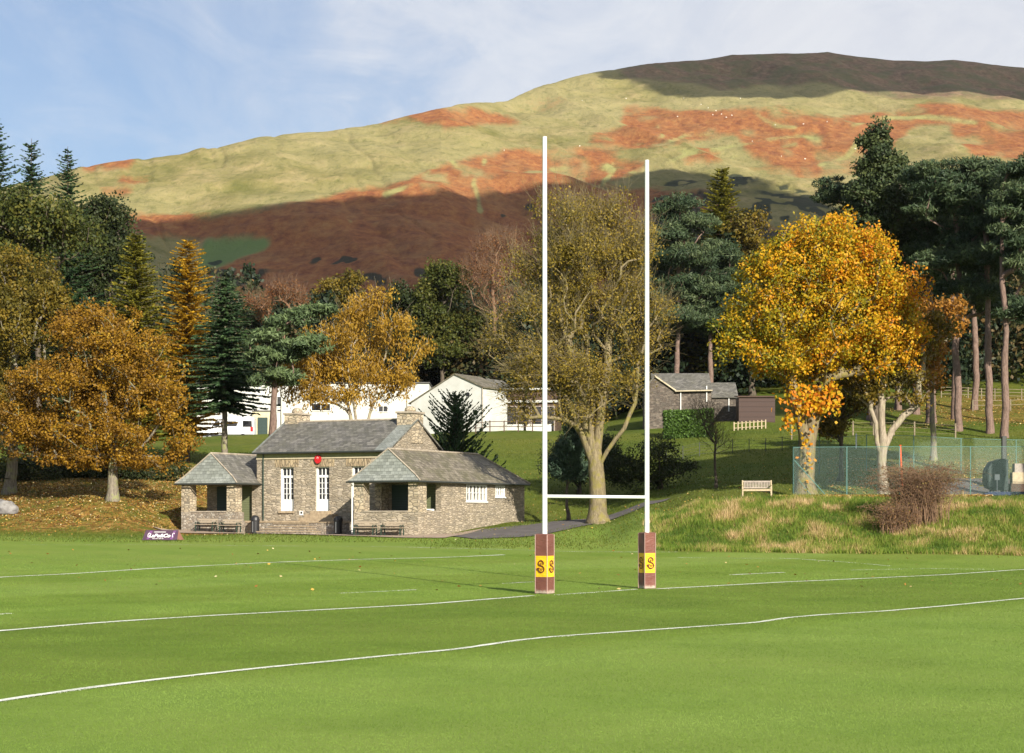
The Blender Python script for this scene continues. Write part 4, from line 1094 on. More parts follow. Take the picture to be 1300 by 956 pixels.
# ------------------------------------------------------------------ goal posts
def s_emblem(mb, org, ux, uz, nrm, s):
    """an S whose two bowls hold small whorls"""
    def P(a, b): return org+ux*(a*s)+uz*(b*s)
    main = []
    for t in np.linspace(-.25*math.pi, 1.42*math.pi, 22): main.append((.02+.27*math.cos(t+.35)*1.0, .27+.25*math.sin(t+.35)))
    main2 = []
    for t in np.linspace(.42*math.pi, -1.15*math.pi, 22): main2.append((.05+.31*math.cos(t), -.27+.29*math.sin(t)))
    mb.ribbon([P(*q) for q in main[:18]+main2], .115*s, nrm, .005)
    mb.ribbon([P(*q) for q in [(-.26,-.36),(-.40,-.18)]], .16*s, nrm, .006)
    for cx_, cy_, r in ((.02,.26,.10),(.08,-.27,.11)):
        mb.ribbon([P(cx_+r*(.35+.1*t)*math.cos(t), cy_+r*(.35+.1*t)*math.sin(t)) for t in np.linspace(0,6.5,16)], .05*s, nrm, .005)
    mb.ribbon([P(-.08,-.12), P(-.12,-.2), P(-.04,-.22)], .06*s, nrm, .005)
def build_goal():
    A = ground_hit(691.5, 754); B = ground_hit(821.3, 747.5)
    r = empty('rugby_goal', A, 0, 'tall white rugby goal posts with crossbar and padded bases on the pitch', 'goal')
    H = 14.15
    b = B-A
    for o in (Vector((0,0,0)), b):
        m = MB(); m.tube(o, o+Vector((0,0,3.2)), .082, .078, 20); m.tube(o+Vector((0,0,3.2)), o+Vector((0,0,H)), .078, .068, 20); m.build('post', M['goal_white'], r, smooth=False)
    zc = 3.02; d = b.normalized(); zb = zc
    m = MB(); m.tube(Vector((0,0,zc))+d*.07, b+Vector((0,0,zc))-d*.07, .052, n=16); m.build('crossbar', M['goal_white'], r)
    for o, ang, s in ((Vector((0,0,0)), R_(-31.5), .435), (b, R_(27), .42)):
        e = MB(); hh = 1.86; q = s/2
        e.box(-q,q,-q,q,0,hh)
        po = e.build('post_pad', M['pad'], r, bevel=.03); po.location = o; po.rotation_euler = (0,0,ang)
        # a little slack in the vinyl
        me = po.data; bm = bmesh.new(); bm.from_mesh(me)
        bmesh.ops.subdivide_edges(bm, edges=bm.edges, cuts=9, use_grid_fill=True)
        for v in bm.verts:
            k = mnoise.noise(Vector((v.co.x*3+s*40, v.co.y*3, v.co.z*2.2)))*.022; n2 = Vector((v.co.x, v.co.y, 0)).normalized(); v.co += n2*k
        bm.to_mesh(me); bm.free()
        for k in range(4):
            em = MB(); a = k*math.pi/2; ux = Vector((math.cos(a), math.sin(a), 0)); nv = Vector((math.sin(a), -math.cos(a), 0))
            s_emblem(em, nv*(q+.022)+Vector((0,0,.86)), ux, Vector((0,0,1)), nv, .33)
            em.build('emblem', M['emblem'], po)
        pm = simple('piping', (.42,.27,.24), .5, .05, 4)
        for (sx, sy) in ((-1,-1),(1,-1),(1,1),(-1,1)):
            sm_ = MB(); sm_.tube((sx*(q-.004), sy*(q-.004), .02),(sx*(q-.004), sy*(q-.004), hh-.02), .012, n=6); sm_.build('piping', pm, po)

# ------------------------------------------------------------------ white buildings behind
def build_far_buildings():
    # long white rendered building (left)
    Zb = 218; zb = 10.6
    ox = X_(250, Zb); r = empty('white_building', (ox, Zb, zb), 0, 'long flat-roofed white rendered building behind the birch and minibus', 'building')
    def lx(px, Z=Zb): return X_(px, Z)-ox
    def lz(py, Z=Zb): return Z_(py, Z)-zb
    w = MB(); w.box(lx(250), lx(345), 0, 10, -1, lz(488))
    Z2 = 223; dy = Z2-Zb
    w.box(lx(345)+.01, lx(360), dy, 12, -1, lz(486,Z2))
    w.box(lx(358,Z2), lx(545,Z2), dy-.5, 14, -1, lz(487,Z2-.5))
    w.build('wall', M['render_white'], r)
    w = MB(); w.box(lx(249), lx(346), -.2, 10.2, lz(488)+.003, lz(486)); w.box(lx(357,Z2), lx(546,Z2), dy-.7, 14, lz(487,Z2)+.01, lz(485.6,Z2)); w.build('roof', M['dark_roof'], r)
    w = MB(); w.box(lx(323), lx(346), -1.6, -.01, -1, lz(523.5)); po = w.build('porch', M['cream'], r)
    w = MB(); w.box(lx(322), lx(347), -1.7, -.01, lz(523.5)+.003, lz(522)); w.build('roof', M['dark_roof'], po)
    w = MB(); w.box(lx(329.5), lx(342), -1.66, -1.605, lz(556), lz(531)); w.build('door', M['dark_green_boards'], po)
    w = MB(); w.box(lx(325), lx(327.5), -1.66, -1.605, lz(538), lz(533)); w.build('lantern', M['orange'], po)
    def win(p0, p1, y0, y1, Z, dz=0):
        f = MB(); yy = Z-Zb
        x0, x1, z0, z1 = lx(p0,Z), lx(p1,Z), lz(y1,Z), lz(y0,Z)
        for a in ((x0,x0+.08,z0,z1),(x1-.08,x1,z0,z1),(x0+.08,x1-.08,z0,z0+.08),(x0+.08,x1-.08,z1-.08,z1)): f.box(a[0],a[1],yy-.10,yy-.003,a[2],a[3])
        if x1-x0 > 1: f.box((x0+x1)/2-.03,(x0+x1)/2+.03,yy-.08,yy-.003,z0+.08,z1-.08)
        o = f.build('window', M['white'], r); g = MB(); g.box(x0+.05,x1-.05,yy-.05,yy-.004,z0+.05,z1-.05); g.build('glass', M['glass'], o)
    win(346, 357.5, 503, 517, Z2-.02); win(346, 357.5, 519, 523.5, Z2-.02)
    win(480, 493, 515, 523.5, Z2-.5); win(395, 420, 512, 522, Z2-.5); win(533, 535.5, 492, 497, Z2-.5)
    w = MB(); w.tube((lx(517,Z2),dy-.6,lz(545,Z2)),(lx(517,Z2),dy-.6,lz(488,Z2)),.05,n=6); w.build('downpipe', M['coping'], r)
    # gabled white house
    Zg = 199; G0 = P3(522, 552, Zg); r = empty('white_house', (G0.x, G0.y, G0.z-.3), -TH, 'white rendered gabled house with a slate roof behind the pavilion chimney', 'house')
    W = 8.45; D = 5.6; a = .62*W
    apx = (578-522)/90*W; zl = 3.3+.3; zrr = 4.75+.3; zt = 6.15+.3
    w = MB(); w.prism([(0,0,-1.5),(W,0,-1.5),(W,0,zrr),(apx,0,zt),(0,0,zl)], (0,D,0)); w.build('wall', M['render_white'], r)
    t = MB(); t.slab([(apx,-.15,zt+.12),(W+.25,-.15,zrr+.02),(W+.25,D+.1,zrr+.02),(apx,D+.1,zt+.12)], .12); t.slab([(-.3,-.15,zl+.0),(apx,-.15,zt+.12),(apx,D+.1,zt+.12),(-.3,D+.1,zl+.0)], .12); t.build('roof', M['slate_moss'], r)
    t = MB(); t.prism([(3.7,D+1.2,0),(7.1,D+1.2,0),(7.1,D+1.2,zrr+.1),(5.4,D+1.2,zt-.1),(3.7,D+1.2,zrr+.1)], (0,4,0)); t.build('wing', M['render_white'], r)
    t = MB(); t.slab([(5.4,D+1.0,zt+.02),(7.3,D+1.0,zrr+.02),(7.3,D+5,zrr+.02),(5.4,D+5,zt+.02)], .1); t.slab([(3.5,D+1.0,zrr+.02),(5.4,D+1.0,zt+.02),(5.4,D+5,zt+.02),(3.5,D+5,zrr+.02)], .1); t.build('roof', M['slate'], r)
    v = MB(); cx_ = (594-522)/90*W; cz = 4.05+.3
    v.prism([(cx_+.22*math.cos(k*.5236), -.05, cz+.22*math.sin(k*.5236)) for k in range(12)], (0,.045,0)); v.build('vent', M['black'], r)
    v = MB(); x_ = (566-522)/90*W; v.box(x_-.3,x_+.3,-.12,-.003,3.7,4.3); v.build('meter_box', M['white'], r)
    v = MB(); v.tube((W+.03,-.06,-1),(W+.03,-.06,zrr-.05),.05,n=6); v.build('downpipe', M['coping'], r)
    # glazed block with a deck
    Zk = 203; K0 = P3(640, 550, Zk); r = empty('glazed_annexe', (K0.x, K0.y, K0.z-.3), R_(-8), 'dark glazed timber annexe with white bands behind the bare tree', 'building')
    W = 5.6
    w = MB(); w.box(0, W, .2, 5, -1, 5.0); w.build('wall', M['dark_rail'], r)
    for k in range(4):
        f = MB(); x0 = .15+k*1.35; f.box(x0,x0+.1,.05,.197,.3,3.2); f.box(x0+1.15,x0+1.25,.05,.197,.3,3.2); f.box(x0+.1,x0+1.15,.05,.197,3.1,3.2); o = f.build('window', M['grey_wood'], r)
        g = MB(); g.box(x0+.1,x0+1.15,.1,.19,.3,3.1); g.build('glass', M['glass'], o)
    w = MB(); w.box(-.1,W+.1,-.1,5,3.55,3.8); w.box(-.1,W+.1,-.15,5.1,4.9,5.1); w.build('fascia', M['render_white'], r)
    w = MB(); w.box(.1,2.2,-.9,-.84,.1,1.2); w.box(2.5,5.2,-.9,-.84,.1,1.2); w.build('panel', M['render_white'], r)
    # timber rail on the lawn edge
    pts = [on_ground(p, z) for p, z in ((604,193),(622,193.5),(640,194),(658,194.5),(676,195),(694,195.5))]
    r = empty('timber_rail', pts[0], 0, 'brown two-rail timber fence along the top of the lawn in front of the white house', 'fence')
    for p in pts:
        q = p-pts[0]; m = MB(); m.box(q.x-.06,q.x+.06,q.y-.06,q.y+.06,q.z-.2,q.z+1.15); m.build('post', M['dark_rail'], r)
    for h in (.55, 1.05):
        m = MB()
        for a_, b_ in zip(pts, pts[1:]):
            A_ = a_-pts[0]+Vector((0,-.09,h)); B_ = b_-pts[0]+Vector((0,-.09,h)); m.tube(A_, B_, .05, n=4)
        m.build('rail', M['dark_rail'], r)
    # stone barn
    Zr = 192; B0 = P3(831, 545, Zr); zb = B0.z-.4; r = empty('stone_barn', (B0.x, Zr, zb), 0, 'grey stone barn with slate roof and white bargeboard behind the hedge', 'barn')
    def bx_(px, Z=Zr): return X_(px, Z)-B0.x
    def bz(py, Z=Zr): return Z_(py, Z)-zb
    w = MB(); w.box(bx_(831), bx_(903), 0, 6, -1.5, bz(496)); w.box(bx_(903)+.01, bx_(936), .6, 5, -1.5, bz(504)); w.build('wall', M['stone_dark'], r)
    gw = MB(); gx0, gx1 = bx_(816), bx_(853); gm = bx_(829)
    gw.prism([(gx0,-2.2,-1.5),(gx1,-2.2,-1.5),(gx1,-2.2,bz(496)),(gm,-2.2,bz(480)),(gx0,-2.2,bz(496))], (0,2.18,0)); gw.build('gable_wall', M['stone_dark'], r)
    t = MB(); t.slab([(bx_(829),-.35,bz(496)),(bx_(904),-.35,bz(496)),(bx_(904),3,bz(471)),(bx_(829),3,bz(471))], .12); t.slab([(bx_(904),6.3,bz(496)),(bx_(829),6.3,bz(496)),(bx_(829),3,bz(471)),(bx_(904),3,bz(471))], .12)
    t.slab([(gx1+.2,-2.4,bz(497.5)),(gx1+.2,1.4,bz(497.5)),(gm,2.4,bz(479)),(gm,-2.4,bz(479))], .1); t.slab([(gx0-.2,-2.4,bz(497.5)),(gx0-.2,1.4,bz(497.5)),(gm,2.4,bz(479)),(gm,-2.4,bz(479))], .1)
    t.slab([(bx_(903)+.02,.3,bz(504)),(bx_(938),.3,bz(504)),(bx_(938),3,bz(483)),(bx_(903)+.02,3,bz(483))], .1)
    t.build('roof', M['slate'], r)
    t = MB(); t.prism([(gm,-2.47,bz(480.5)),(gx1+.22,-2.47,bz(499)),(gx1+.22,-2.47,bz(497)),(gm,-2.47,bz(478.5))], (0,.06,0)); t.tube((gx1+.1,-.42,bz(497)),(bx_(904),-.42,bz(496)),.06,n=6); t.build('bargeboard', M['cream_board'], r)
    for q in ((864,-.1,497,530),(897,-.1,490,510),(926,.5,505,522)):
        t = MB(); t.tube((bx_(q[0]),q[1],bz(q[2])),(bx_(q[0]),q[1],bz(q[3])),.055,n=6); t.build('downpipe', M['white'], r)
    # brown boarded shed
    Zs = 188; S0 = P3(938, 536, Zs); r = empty('timber_shed', (S0.x, Zs, S0.z-.5), 0, 'low brown timber shed standing right of the stone barn', 'shed')
    wd = X_(984, Zs)-S0.x
    w = MB(); w.box(0, wd, 0, 2.5, -.5, 3.0); w.build('wall', M['brown_boards'], r)
    w = MB(); w.slab([(-.15,-.2,3.05),(wd+.15,-.2,3.05),(wd+.15,2.7,3.3),(-.15,2.7,3.3)], .08); w.build('roof', M['dark_rail'], r)
    # picket fence
    a = on_ground(932, 183); b = on_ground(972, 183)
    r = empty('picket_fence', a, 0, 'short pale timber picket fence between barn and brown shed', 'fence'); n = 9
    for k in range(n):
        q = (b-a)*(k/(n-1)); m = MB(); m.box(q.x-.05,q.x+.05,-.05,.05,q.z-.3,q.z+.85); m.build('picket', M['pale_wood'], r)
    for h in (.25,.7):
        m = MB(); m.tube(Vector((0,.08,h)), (b-a)+Vector((0,.08,h)), .04, n=4); m.build('rail', M['pale_wood'], r)

def build_van():
    Z = 213; zb = Z_(559.5, Z); x1 = X_(322.5, Z)
    L = 6.0; r = empty('minibus', (x1-L/2, Z+.9, zb), 0, 'white high-roofed minibus parked by the white building', 'minibus')
    # side outline: rear at +x, front at -x
    prof = [(3.0,.45),(3.02,1.2),(2.98,2.2),(2.9,2.62),(2.7,2.72),(-.9,2.72),(-1.35,2.62),(-2.05,1.62),(-2.75,1.35),(-2.98,1.05),(-3.0,.45)]
    def arch(cx_, r_=.43): return [(cx_+r_*math.cos(t), .36+r_*math.sin(t)) for t in np.linspace(math.pi, 0, 9)]
    low = [(-3.0,.42)]+arch(-1.95)+arch(1.75)+[(3.0,.42)]
    poly = [(x, z) for x, z in prof]+low[0:]
    w = MB(); w.prism([(x,-.98,z) for x, z in poly], (0,1.96,0)); body = w.build('body', M['van_white'], r)
    def pane(pts, y): 
        m = MB(); m.prism([(x,y,z) for x, z in pts], (0,.012,0)); m.build('window', M['glass'], r)
    for y in (-.992, .98):
        pane([(-.75,1.62),(-.75,2.18),(.95,2.18),(1.08,2.1),(1.12,1.75),(1.0,1.62)], y); pane([(1.75,1.55),(1.75,2.25),(2.75,2.22),(2.78,1.55)], y); pane([(-1.75,1.6),(-1.3,2.2),(-.85,2.2),(-.85,1.6)], y)
    m = MB(); m.box(-2.9,2.98,-.995,-.982,.46,.72); m.build('sill_panel', M['black'], r)
    m = MB(); m.box(2.97,3.1,-.95,.95,.42,.68); m.build('bumper', M['black'], r)
    m = MB(); m.box(2.6,2.9,-1.0,-.983,1.02,1.55); m.build('tail_light', M['red'], r)
    for cx_ in (-1.95,1.75):
        for y in (-.9,.9):
            t = MB(); t.tube((cx_,y-.11,.36),(cx_,y+.11,.36),.36,n=20); to = t.build('wheel', M['tyre'], r)
            t = MB(); s = -1 if y < 0 else 1; t.tube((cx_,y+s*.112,.36),(cx_,y+s*.125,.36),.22,n=14); t.build('rim', M['alloy'], to)

# ------------------------------------------------------------------ terrace on the right: seat, fence, court
def build_terrace():
    g = on_ground(961, 113.6); r = empty('garden_bench', g, R_(-6), 'pale wooden garden seat with slatted back on the top of the bank', 'bench')
    for x in (-.85,.85):
        m = MB(); m.box(x-.04,x+.04,-.30,-.22,0,.66); m.box(x-.04,x+.04,.20,.28,0,.98); m.box(x-.045,x+.045,-.34,.22,.66,.71); m.box(x-.03,x+.03,-.22,.2,.16,.22); m.build('leg', M['pale_wood'], r)
    m = MB()
    for k in range(5): m.box(-.9,.9,-.30+k*.105,-.215+k*.105,.42,.45)
    m.box(-.81,.81,-.29,-.25,.33,.418); m.build('seat', M['pale_wood'], r)
    m = MB(); m.box(-.81,.81,.215,.265,.86,.95); m.box(-.81,.81,.215,.265,.50,.56)
    for k in range(17): m.box(-.77+k*.092,-.77+k*.092+.055,.225,.25,.56,.86)
    m.build('backrest', M['grey_wood'], r)
    # edging boards and kerb of soil
    L = [on_ground(p, z) for p, z in ((928,112.3),(960,112.4),(1000,112.5),(1060,112.4),(1130,112.2),(1200,111.9),(1260,111.6))]
    lft = [(p.x, p.y) for p in L]; rgt = [(p.x, p.y+.9) for p in L]
    draped('soil_strip', lft, rgt, M['soil'], .05)
    # tennis court fence
    def fence_run(name, plist, h, label, netmat=True, braces=True):
        P = [on_ground(p, z) for p, z in plist]; o0 = P[0]
        r = empty(name, o0, 0, label, 'fence')
        for i, p in enumerate(P):
            q = p-o0; m = MB(); m.tube(q+Vector((0,0,-.2)), q+Vector((0,0,h)), .035, n=8); m.build('post', M['pole_green'], r)
        for hh in (h-.03,):
            m = MB()
            for a, b in zip(P, P[1:]): m.tube(a-o0+Vector((0,0,hh)), b-o0+Vector((0,0,hh)), .018, n=5)
            m.build('rail', M['pole_green'], r)
        m = MB()
        for a, b in zip(P, P[1:]):
            A_ = a-o0; B_ = b-o0; m.add([A_+Vector((0,-.05,.02)), B_+Vector((0,-.05,.02)), B_+Vector((0,-.05,h-.03)), A_+Vector((0,-.05,h-.03))])
        m.build('netting', M['mesh_net'], r)
        return r, P
    r, P = fence_run('court_fence', [(1007,115.6),(1075,115.2),(1142,114.8),(1232,114.4),(1330,114.0),(1430,113.6)], 3.0, 'tall green chain-link tennis court fence running along the top of the bank')
    o0 = P[0]
    for (x0, x1) in ((.05,2.2),(3.25-1.6,3.25)):
        pass
    m = MB(); m.tube((.05,0,2.2),(2.0,.1,.05),.028,n=6); m.tube((.3,-.1,1.0),(1.1,.1,.05),.02,n=6); m.build('brace', M['pole_green'], r)
    a, b = P[0], on_ground(1010, 140)
    r2, P2 = fence_run('court_side_fence', [(1007,115.6),(1020,124),(1030,132),(1040,140)], 3.0, 'tall green chain-link fence going back from the corner at the golden tree')
    r3, P3_ = fence_run('court_back_fence', [(1040,140),(1100,140.5),(1160,141),(1220,141.5),(1290,142),(1360,142)], 2.7, 'green chain-link fence at the back of the tennis court')
    # orange post
    g = on_ground(1146, 116.6); m = MB(); m.tube((0,0,-.1),(-.15,0,3.05),.06,.055,n=8); m.tube((-.15,0,3.05),(-.15,0,3.1),.075,n=8)
    o = m.build('marker_post', M['orange'], None); o.location = g; tag(o, 'bright orange post standing at the court fence behind the brown bush', 'post')
    # court surface
    lf = [(X_(1188,116.5),116.5),(X_(1200,120),120),(X_(1165,126),126),(X_(1165,136),136)]; rg = [(X_(1420,116.5),116.5),(X_(1430,120),120),(X_(1430,126),126),(X_(1430,136),136)]
    draped('tennis_court', lf, rg, M['tarmac'], .04)
    # green roller / covered machine by the court, and pole, box
    g = on_ground(1268, 118.2); r = empty('covered_stand', g, 0, 'dark green tarpaulin-covered stand on the court behind the fence', 'stand')
    m = MB(); m.prism([(-.75,0,.9),(-.7,0,1.6),(-.4,0,2.1),(.2,0,2.3),(.6,0,2.25),(.6,0,.35),(-.1,0,.3),(-.6,0,.5)], (0,1.2,0)); m.build('cover', simple('tarp', (.025,.045,.042), .5, .2, 3), r)
    for x in (-.3,.4): 
        m = MB(); m.box(x-.05,x+.05,.1,.2,0,.4); m.box(x-.05,x+.05,.9,1.0,0,.4); m.build('leg', M['green_iron'], r)
    g = on_ground(1245, 117.2); r = empty('stacked_crates', on_ground(1296, 118.0), 0, 'pale and dark stacked crates beside the tarpaulin-covered stand', 'crates')
    m = MB()
    m.box(-.6,.5,0,.8,.02,.75); m.build('lower_crate', M['dark_rail'], r)
    m = MB(); m.box(-.5,.4,.05,.75,.752,1.45); m.build('upper_crate', M['pale_wood'], r)
    m = MB(); m.box(-.35,.5,.1,.7,1.452,2.0); m.build('top_crate', M['grey_wood'], r)
    g = on_ground(1266, 116.6); m = MB(); m.box(-.15,.15,-.02,.02,.95,1.3); m.box(-.02,.02,0,.03,0,.95); o = m.build('notice_board', M['white'], None); o.location = g; tag(o, 'small white notice on a stake in front of the tarpaulin-covered stand', 'notice')
    g = on_ground(1278, 115.2); m = MB(); m.box(-1.4,1.5,-.25,.25,.0,.16); m.box(-1.2,1.3,-.2,.2,.16,.24); o = m.build('rolled_net', simple('net_blue', (.025,.04,.10), .7, .2, 6), None); o.location = g; tag(o, 'long dark blue rolled net lying at the foot of the court fence', 'net')
    g = on_ground(1274.5, 119.5); m = MB(); m.box(-.14,.14,-.14,.14,-.3,3.75); o = m.build('steel_column', M['gutter'], None, bevel=.02); o.location = g; tag(o, 'dark square steel column rising behind the tarpaulin-covered stand', 'column')
    g = on_ground(1087, 160); m = MB(); m.box(-.05,.05,-.05,.05,-.2,1.25); o = m.build('white_stake', M['white'], None); o.location = g; tag(o, 'short white stake on the lawn between golden tree and pale-trunked tree', 'stake')

def wire_fence(name, plist, h, wires, mat, label, pr=.05, sq=True):
    P = [on_ground(p, z) for p, z in plist]; o0 = P[0]; r = empty(name, o0, 0, label, 'fence')
    for p in P:
        q = p-o0; m = MB(); m.box(q.x-pr,q.x+pr,q.y-pr,q.y+pr,q.z-.3,q.z+h); m.build('post', M[mat], r)
    for w in wires:
        m = MB()
        for a, b in zip(P, P[1:]): m.tube(a-o0+Vector((0,-pr-.02,w)), b-o0+Vector((0,-pr-.02,w)), .035 if sq else .012, n=4)
        m.build('rail', M[mat], r)
    return r
def build_fences():
    wire_fence('field_fence', [(1195+i*17, 216) for i in range(9)], 1.25, (.4,.8,1.15), 'rail_wood', 'weathered timber field fence far up the slope behind the pine trunks')
    wire_fence('paddock_fence', [(1235+i*24, 200) for i in range(5)], 1.2, (.6,1.1), 'rail_wood', 'timber rail fence halfway up the leaf-strewn slope among the pines')
    wire_fence('lawn_fence', [(846+i*21, 160) for i in range(9)], 1.15, (.2,.45,.7,.95,1.1), 'gutter', 'thin dark post-and-wire fence crossing the lawn below the stone barn', .03, False)
    wire_fence('orchard_fence', [(1005+i*26, 172) for i in range(9)], 1.3, (.35,.75,1.15), 'rail_wood', 'low post-and-wire fence at the foot of the pine trunks', .06, False)
    wire_fence('bank_fence', [(95+i*22, 150) for i in range(9)], 1.15, (.5,1.05), 'rail_wood', 'thin pale rail along the shaded bank behind the orange oak', .04, True)
    # hedge
    a = on_ground(842, 181); b = on_ground(905, 181)
    root = empty('hedge', a, 0, 'clipped green hedge in front of the stone barn', 'hedge')
    rng = np.random.default_rng(5); W = b.x-a.x; n = 15000; h = 2.4
    C = np.stack([rng.uniform(0, W, n), rng.uniform(-.9,.9,n), rng.uniform(-.2,h,n)], 1)
    fc = rng.integers(0, 3, n); C[fc==0,1] = -.9+rng.normal(0,.08,(fc==0).sum()); C[fc==1,2] = h+rng.normal(0,.1,(fc==1).sum())
    C[:,2] += np.interp(C[:,0], [0,W], [0, b.z-a.z])
    V = leafquads(rng, C, rng.normal(size=(n,3)), rng.normal(size=(n,3))+[0,-.6,.6], np.full(n,.22), np.full(n,.15))
    np_mesh('foliage', V, np.arange(4*n).reshape(-1,4), M['hedge'], root, attrs={'tint': np.repeat(rng.random(n),4)})
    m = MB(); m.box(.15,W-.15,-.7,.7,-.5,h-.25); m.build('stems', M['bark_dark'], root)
    # boulder
    g = ground_hit(3, 652); bm = bmesh.new(); bmesh.ops.create_icosphere(bm, subdivisions=4, radius=1)
    for v in bm.verts:
        k = 1+.28*mnoise.fractal(v.co*1.3+Vector((3,1,2)), 1.0, 2.0, 4); v.co = Vector((v.co.x*.95*k, v.co.y*.7*k, max(-.3, v.co.z*.75*k)))
    me = bpy.data.meshes.new('boulder'); bm.to_mesh(me); bm.free(); me.materials.append(M['rock'])
    o = bpy.data.objects.new('boulder', me); col.objects.link(o); o.location = (g.x, g.y, g.z+.25); tag(o, 'rough grey boulder on the grass below the left-hand oaks', 'boulder')

def build_sheep():
    def mk():
        bm = bmesh.new()
        def blob(c, s, sub=2):
            r = bmesh.ops.create_icosphere(bm, subdivisions=sub, radius=1)
            for v in r['verts']: v.co = Vector((v.co.x*s[0]+c[0], v.co.y*s[1]+c[1], v.co.z*s[2]+c[2]))
        blob((0,0,.75),(.68,.36,.38)); blob((.72,0,.62),(.2,.12,.14),1); blob((.55,0,.78),(.22,.17,.2),1)
        for x in (-.4,.4):
            for y in (-.16,.16):
                r = bmesh.ops.create_cone(bm, segments=6, radius1=.045, radius2=.06, depth=.55, cap_ends=True)
                for v in r['verts']: v.co += Vector((x,y,.27))
        me = bpy.data.meshes.new('sheep'); bm.to_mesh(me); bm.free(); me.materials.append(M['wool'])
        return bpy.data.objects.new('sheep', me)
    s = mk(); col.objects.link(s); rng = random.Random(3)
    pts = [(868,127),(795,127),(899,138),(909,142),(916,148),(922,150),(929,148),(984,160),(739,130),(992,201),(1022,204),(1086,190),(955,181),(1020,160),(736,187),(890,134),(905,147),(1050,157),(1118,196),(640,194),(940,127),(860,150)]
    for i, (px, py) in enumerate(pts):
        o = s if i == 0 else s.copy()
        if i: col.objects.link(o)
        p = fell_surface(px, py); o.location = p+Vector((0,0,.15)); o.rotation_euler = (0,0,rng.uniform(0,6.28)); sc_ = 1.1; o.scale = (sc_,)*3
        tag(o, 'white sheep grazing as a tiny dot on the open fellside', 'sheep', 'sheep grazing on the fell')
# ------------------------------------------------------------------ trees of this place
def TP(px, Z, ytop, sink=0.0):
    g = on_ground(px, Z, -sink); return g, Z_(ytop, Z)-g.z
def PX(px, Z, g): return X_(px, Z)-g.x      # local x of a bearing
def PZ(py, Z, g): return Z_(py, Z)-g.z
def lobe_px(g, Z, cx, cy, rx, ry, dep=1.0, dy=0.0, w=1.0):
    """crown lobe from its seen centre and half sizes, with real depth"""
    k = Z/F; return (PX(cx,Z,g), dy, PZ(cy,Z,g), rx*k, rx*k*dep, ry*k, w)

